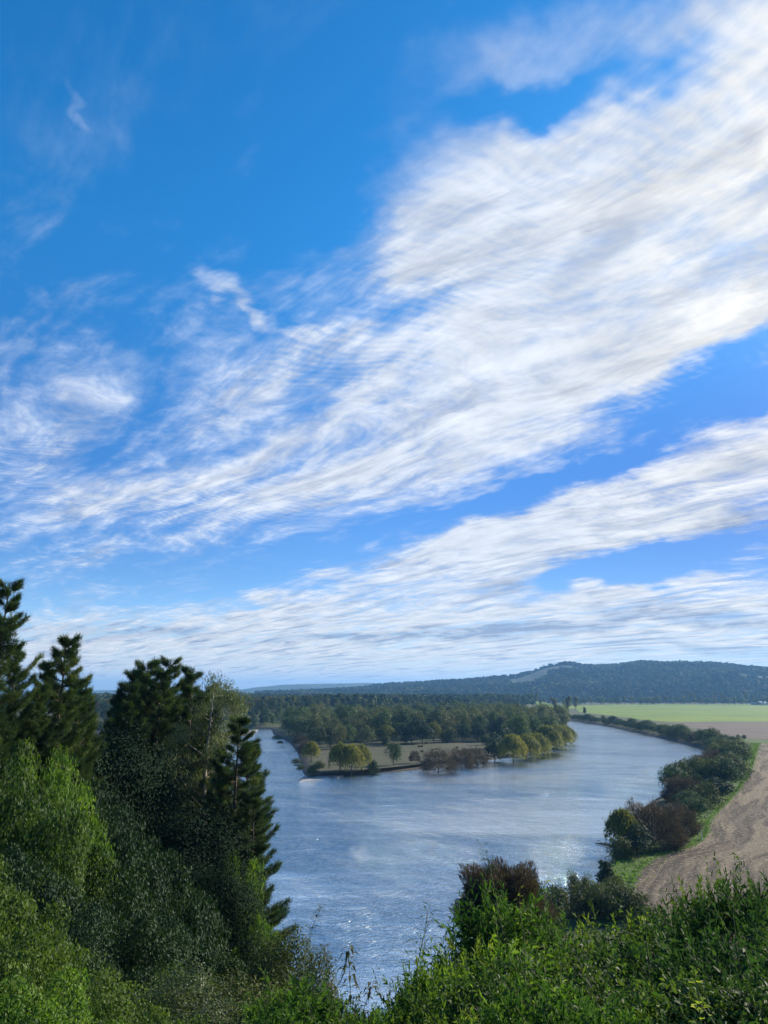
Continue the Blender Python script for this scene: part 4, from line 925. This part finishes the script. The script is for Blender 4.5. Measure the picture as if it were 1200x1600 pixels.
# ------------------------------------------------------------------ foreground lance-leaved thicket
def thicket(H, W, nsh, seed, mat, L0=.138, k=12, wr=(.20, .32)):
    """rounded shrub whose outside is built of leafy shoot ends, each with lance leaves round a thin stem"""
    rng = np.random.default_rng(seed); sm = MB(); lm = MB(); nl = 22
    a = rng.uniform(0, 6.28, nl); f = np.sqrt(rng.random(nl))*.36*W; lr = rng.uniform(.15, .27, nl)*W; lz = H*(.93-.35*(f/(.36*W))**2)*rng.uniform(.72, 1, nl)-lr*.8
    lc = np.stack([np.cos(a)*f, np.sin(a)*f, lz], 1); li = rng.choice(nl, nsh, p=lr**2/(lr**2).sum())
    d = unit(rng.normal(size=(nsh, 3))); d[:, 2] = np.where(rng.random(nsh) < .75, np.abs(d[:, 2]), d[:, 2]); 
    low = (rng.random(nsh) < .25); P0 = lc[li]+d*lr[li][:, None]*rng.uniform(.72, 1.0, (nsh, 1)); P0[low, 2] *= rng.uniform(.2, 1, low.sum())
    ax = unit(d*[1, 1, .5]+rng.normal(0, .28, d.shape)+[0, 0, .38]); sl_ = rng.uniform(.14, .36, nsh)*np.where(rng.random(nsh) < .07, 2.0, 1)
    for p_, x_, l_ in list(zip(P0, ax, sl_))[::3]: sm.tube([p_-x_*.1, p_+x_*l_*.5, p_+x_*l_], [.005, .004, .0015], 3)
    for c_ in lc: sm.tube([c_*[.3, .3, 0], c_*[.7, .7, .6], c_+[0, 0, 0], c_+[0, 0, .2]], [.03, .022, .012, .006], 5)
    u = np.tile((np.arange(k)+.5)/k, nsh); idx = np.repeat(np.arange(nsh), k); x_ = ax[idx]; an = np.tile(np.arange(k)*2.4, nsh)+rng.uniform(0, 6.28, nsh)[idx]
    s1 = unit(np.cross(x_, [0.3, .2, 1.0])); s2 = np.cross(x_, s1); sd = s1*np.cos(an)[:, None]+s2*np.sin(an)[:, None]
    B = P0[idx]+x_*(u*sl_[idx])[:, None]; D = unit(x_*(.35+.9*u)[:, None]+sd*rng.uniform(.5, 1.0, (len(B), 1))+rng.normal(0, .15, B.shape))
    LL = L0*rng.uniform(.65, 1.3, len(B))*(1.2-.5*u); folded(lm, B, D, x_+rng.normal(0, .3, B.shape), LL, LL*rng.uniform(wr[0], wr[1], len(LL)), rng.uniform(.0, .5, len(LL)))
    return [('stems', sm.mesh('thicket_stems', M['stem'], True)), ('leaves', lm.mesh('thicket_leaves', M[mat]))]
TH = [thicket(3.0, 3.0, 1500, 90+i, ['shoot', 'shootyl', 'shoot', 'shootdk', 'shootdk'][i]) for i in range(5)]
TH.append(thicket(3.0, 3.0, 1500, 99, 'vine', .095, 10, (.45, .62)))
def putt(v, px, py, d, wd, label, nm='lance_leaved_shrub', group=None, rot=None):
    x, y, zt = PT(px, py, d); zb = hz(x, y); h = max(.8, zt-zb)*1.10
    thing(nm, label, 'shrub', (x, y, zb-.05), r_.uniform(0, 6.28) if rot is None else rot, (wd/3.0, wd/3.0, h/3.0), group, TH[v])
TL = [(0, 770, 1400, 9, 2.0, 'leafy shrub in front of the brown dome bush'), (1, 718, 1452, 8, 1.5, 'green shrub at the water side, left of the brown dome bush'), (0, 672, 1505, 7.5, 1.1, 'leftmost shrub of the right thicket beside the blue water'),
 (2, 835, 1420, 9.5, 2.1, 'shrub right of the brown dome bush with a yellow sprig'), (3, 900, 1424, 10.5, 2.4, 'shrub under the thin bankside saplings'), (1, 960, 1416, 12, 2.6, 'shrub along the lower end of the grass verge'),
 (3, 1018, 1404, 13, 2.0, 'shrub showing the ploughed field through its top'), (4, 1070, 1385, 14, 2.0, 'shrub standing out against the plough, right of the gappy one'), (5, 1118, 1366, 13, 2.2, 'bright tipped shrub second from the right frame edge on the skyline of the thicket'),
 (4, 1180, 1356, 12, 2.6, 'dense shrub topping the thicket at the right frame edge'), (3, 1235, 1362, 10, 2.6, 'shrub cut off by the right frame edge'), (5, 735, 1522, 6, 1.5, 'shrub low left in the thicket over the bottom edge'),
 (2, 795, 1480, 7, 1.9, 'bright shrub in the middle left of the thicket'), (5, 868, 1488, 7.5, 2.0, 'bright shrub at the centre of the thicket'), (3, 950, 1488, 8.5, 2.1, 'bluish shrub right of the thicket centre'),
 (4, 1030, 1450, 9.5, 2.8, 'dark shrub below the field gap'), (3, 1120, 1448, 9, 2.3, 'dark shrub in the right half of the thicket'), (4, 1195, 1440, 8, 2.3, 'dark shrub at the right edge, middle height'),
 (1, 690, 1568, 5.2, 1.1, 'small shrub at the bottom beside the gap of blue water'), (3, 1030, 1530, 6.5, 1.8, 'shaded shrub behind the yellow creeper'), (5, 1130, 1530, 6, 1.9, 'darkest shrub low at the right'),
 (4, 1210, 1520, 6, 1.9, 'dark shrub in the lower right corner above the frame edge'), (2, 860, 1550, 5, 1.4, 'pale tipped shrub on the bottom edge, left of the creeper'), (0, 950, 1565, 4.6, 1.3, 'bright long leaved shrub centred on the bottom edge'),
 (2, 780, 1568, 5, 1.3, 'green shrub on the bottom edge under the left of the thicket'), (3, 1060, 1588, 4.6, 1.4, 'low shrub rooted beneath the yellow creeper'), (4, 1150, 1592, 4.6, 1.5, 'low dark shrub in the bottom right corner'),
 (0, 478, 1528, 8, 1.8, 'bright lance leaved shrub at the bottom left of the water gap'), (1, 528, 1580, 7, 1.1, 'small bright shrub on the bottom edge near the bronzed sprig'), (2, 440, 1585, 7, 1.3, 'bright shrub at the bottom beside the dusky shrub'),
 (0, 598, 1572, 6.2, .9, 'low leafy shrub closing the foot of the water gap'), (2, 560, 1590, 6, .8, 'smallest leafy shrub on the bottom edge under the bronzed sprig'), (1, 640, 1552, 7.2, .9, 'slight shrub at the lower right of the water gap')]
for v, px, py, d, wd, lb in TL: putt(v, px, py, d, wd, lb)
def sprig(name, label, px, pyt, d, hm, mat, seed, L0=.11, W=.16, n_=60, w_=.15, droop=.3, cat='shoot'):
    rng = np.random.default_rng(seed); x, y, zt = PT(px, pyt, d); sm = MB(); lm = MB(); q = [np.zeros(3)]; dd_ = np.array([rng.normal(0, .1), rng.normal(0, .1), 1])
    for i in range(8): dd_ = unit(dd_+rng.normal(0, .10, 3)*[1, 1, .3]); q.append(q[-1]+dd_*hm/8)
    q = np.array(q); q -= q[-1]*[1, 1, 0]*.6; s = np.linspace(0, 1, 9); sm.tube(q, np.linspace(.009, .002, 9), 5)
    u = np.sort(rng.uniform(.12, 1, n_)); bb = np.stack([np.interp(u, s, q[:, c]) for c in range(3)], 1); an = np.arange(n_)*2.4
    sd = np.stack([np.cos(an), np.sin(an), rng.uniform(.0, .8, n_)], 1); off = sd*rng.uniform(0, W, (n_, 1))*(1.15-u)[:, None]
    for b_, o_ in zip(bb[::3], off[::3]): sm.tube([b_, b_+o_*.6, b_+o_], [.003, .002, .001], 3)
    LL = L0*rng.uniform(.7, 1.2, n_); folded(lm, bb+off, unit(sd+rng.normal(0, .2, sd.shape)), np.tile([0, 0, 1.], (n_, 1)), LL, LL*w_, rng.uniform(droop*.3, droop*1.4, n_))
    e = thing(name, label, cat, (x, y, zt-hm), rng.uniform(0, 6), (1, 1, 1), None, [('stem', sm.mesh(name+'_stem', M['stem'], True)), ('leaves', lm.mesh(name+'_leaves', M[mat]))]); return e
sprig('leafy_shoot', 'tallest leafy shoot rising over the brown dome bush into the water', 764, 1308, 8.6, 1.5, 'shoot', 1, .11, .14, 90)
sprig('leafy_shoot', 'leaning pale shoot with tufted leaves against the blue water', 655, 1405, 7.6, 1.1, 'shoot', 2, .10, .32, 90)
sprig('leafy_shoot', 'drooping leafed spike left in the pair over the pale water', 850, 1388, 9, .9, 'shootdk', 3, .09, .08, 40, .15, .7)
sprig('leafy_shoot', 'taller drooping leafed spike, right in the pair over the pale water', 868, 1368, 9, 1.1, 'shootdk', 4, .09, .08, 50, .15, .7)
sprig('leafy_shoot', 'dark thin leader with small leaves above the slim dusky shrub', 490, 1408, 14, 1.6, 'scrub', 5, .10, .16, 90, .3)
sprig('leafy_shoot', 'bronze leaved drooping sprig standing in the water gap', 553, 1478, 7.4, 1.4, 'browntip', 6, .11, .16, 80, .25, 1.0)
sprig('leafy_shoot', 'second bronze sprig low right of the drooping one', 572, 1520, 7.2, 1.0, 'browntip', 7, .10, .16, 60, .25, .9)
sprig('leafy_shoot', 'reddish sprig above the bright shrub left of the water gap', 512, 1465, 9, 1.2, 'browntip', 8, .09, .20, 70, .25, .6)
for k_, (a_, b_, d_, lb_) in enumerate([(905, 1402, 8, 'dry brown stalk over the centre of the thicket'), (1005, 1392, 9, 'dry brown stalk against the gap to the field'), (820, 1455, 6, 'dry stalk left of the thicket centre'), (1145, 1400, 8, 'dry stalk near the right edge of the thicket'), (930, 1500, 5.5, 'bent dry stalk low in the thicket centre')]):
    sprig('dry_stalk', lb_, a_, b_, d_, .9, 'russet', 40+k_, .07, .10, 26, .22, .8, 'stalk')
sprig('yellow_creeper', 'yellow round leaved creeper climbing at the bottom right', 1072, 1512, 4.0, .8, 'ylw', 9, .045, .05, 34, .8, .2, 'creeper')
sprig('yellow_creeper', 'smaller yellow creeper tendril to the right of the main one', 1108, 1535, 4.0, .6, 'ylw', 10, .035, .04, 22, .8, .2, 'creeper')
sprig('leafy_shoot', 'yellow leaved sprig beside the brown dome bush', 815, 1388, 8.8, .8, 'ylw', 11, .06, .12, 26, .5)
# twiggy brown dome behind the thicket, and small bank saplings
BD = [('stems', trunk_mesh(10.0, .14, np.random.default_rng(33), None, 24, 2.2, .50).mesh('brown_stems', M['bark'], True)), ('twigs', crown_twigs(10.0, 5.0, 26000, .13, np.random.default_rng(34), .64).mesh('brown_twigs', M['russet']))]
putd(BD, 10.9, 5.0, 'bare_bush', 783, 1350, 42, 4.9, 'brown leafless dome shaped bush rising behind the foreground thicket', 'bush')
x, y = G(948, 1385); plant('conifer', 'conifer_sapling', 'small dark conifer on the grassy bank above the pale water', 'tree', x, y, 6.2, 3.4)
for px, py, h, wd, lb in [(897,1408,5.0,2.4,'thin grey sapling left of the small bank conifer'),(915,1412,4.2,2.8,'broader grey sapling between thin one and bank conifer'),(960,1404,3.4,4.5,'low dark scrub below the small bank conifer'),(935,1415,3.0,4.5,'low scrub at the near end of the verge')]:
    x, y = G(px, py); plant('grove' if 'sapling' in lb else 'scrub', 'sapling' if 'sapling' in lb else 'bush', lb, 'tree' if 'sapling' in lb else 'bush', x, y, h, wd)
# ground cover on the near slope
rng = np.random.default_rng(71); mb = MB(); n_ = 120000
aa = np.radians(rng.uniform(-36, 36, n_)); dd = rng.uniform(2.0, 78, n_)**1.0; Q = np.c_[np.sin(aa)*dd, np.cos(aa)*dd]; ok = inside(Q, BLUFF) & (seg_dist(Q, TOE, False) > 3); Q = Q[ok]; dd = dd[ok]
P3 = np.c_[Q, height(Q)+rng.uniform(0, .55, len(Q))]; N = unit(rng.normal(0, .6, P3.shape)+[0, -.3, .9]); D = unit(np.cross(N, rng.normal(size=N.shape)))
s_ = (.06+dd*.004)*rng.uniform(.7, 1.5, len(Q)); diamonds(mb, P3, D, N, s_*2.0, s_)
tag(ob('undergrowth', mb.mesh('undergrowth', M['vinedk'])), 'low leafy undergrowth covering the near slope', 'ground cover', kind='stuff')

# ------------------------------------------------------------------ haze
m, n, o = newmat('haze_air'); pv = n.new('ShaderNodeVolumePrincipled'); pv.inputs['Color'].default_value = (.24, .55, 1.0, 1); pv.inputs['Density'].default_value = 8.5e-5; pv.inputs['Anisotropy'].default_value = .2
n.l.new(pv.outputs[0], o.inputs['Volume'])
mb = MB(); box(mb, (0, 4000, 160), (30000, 32000, 330)); tag(ob('haze', mb.mesh('haze', m)), 'thin bluish air haze fading the far hills', 'haze', kind='stuff')
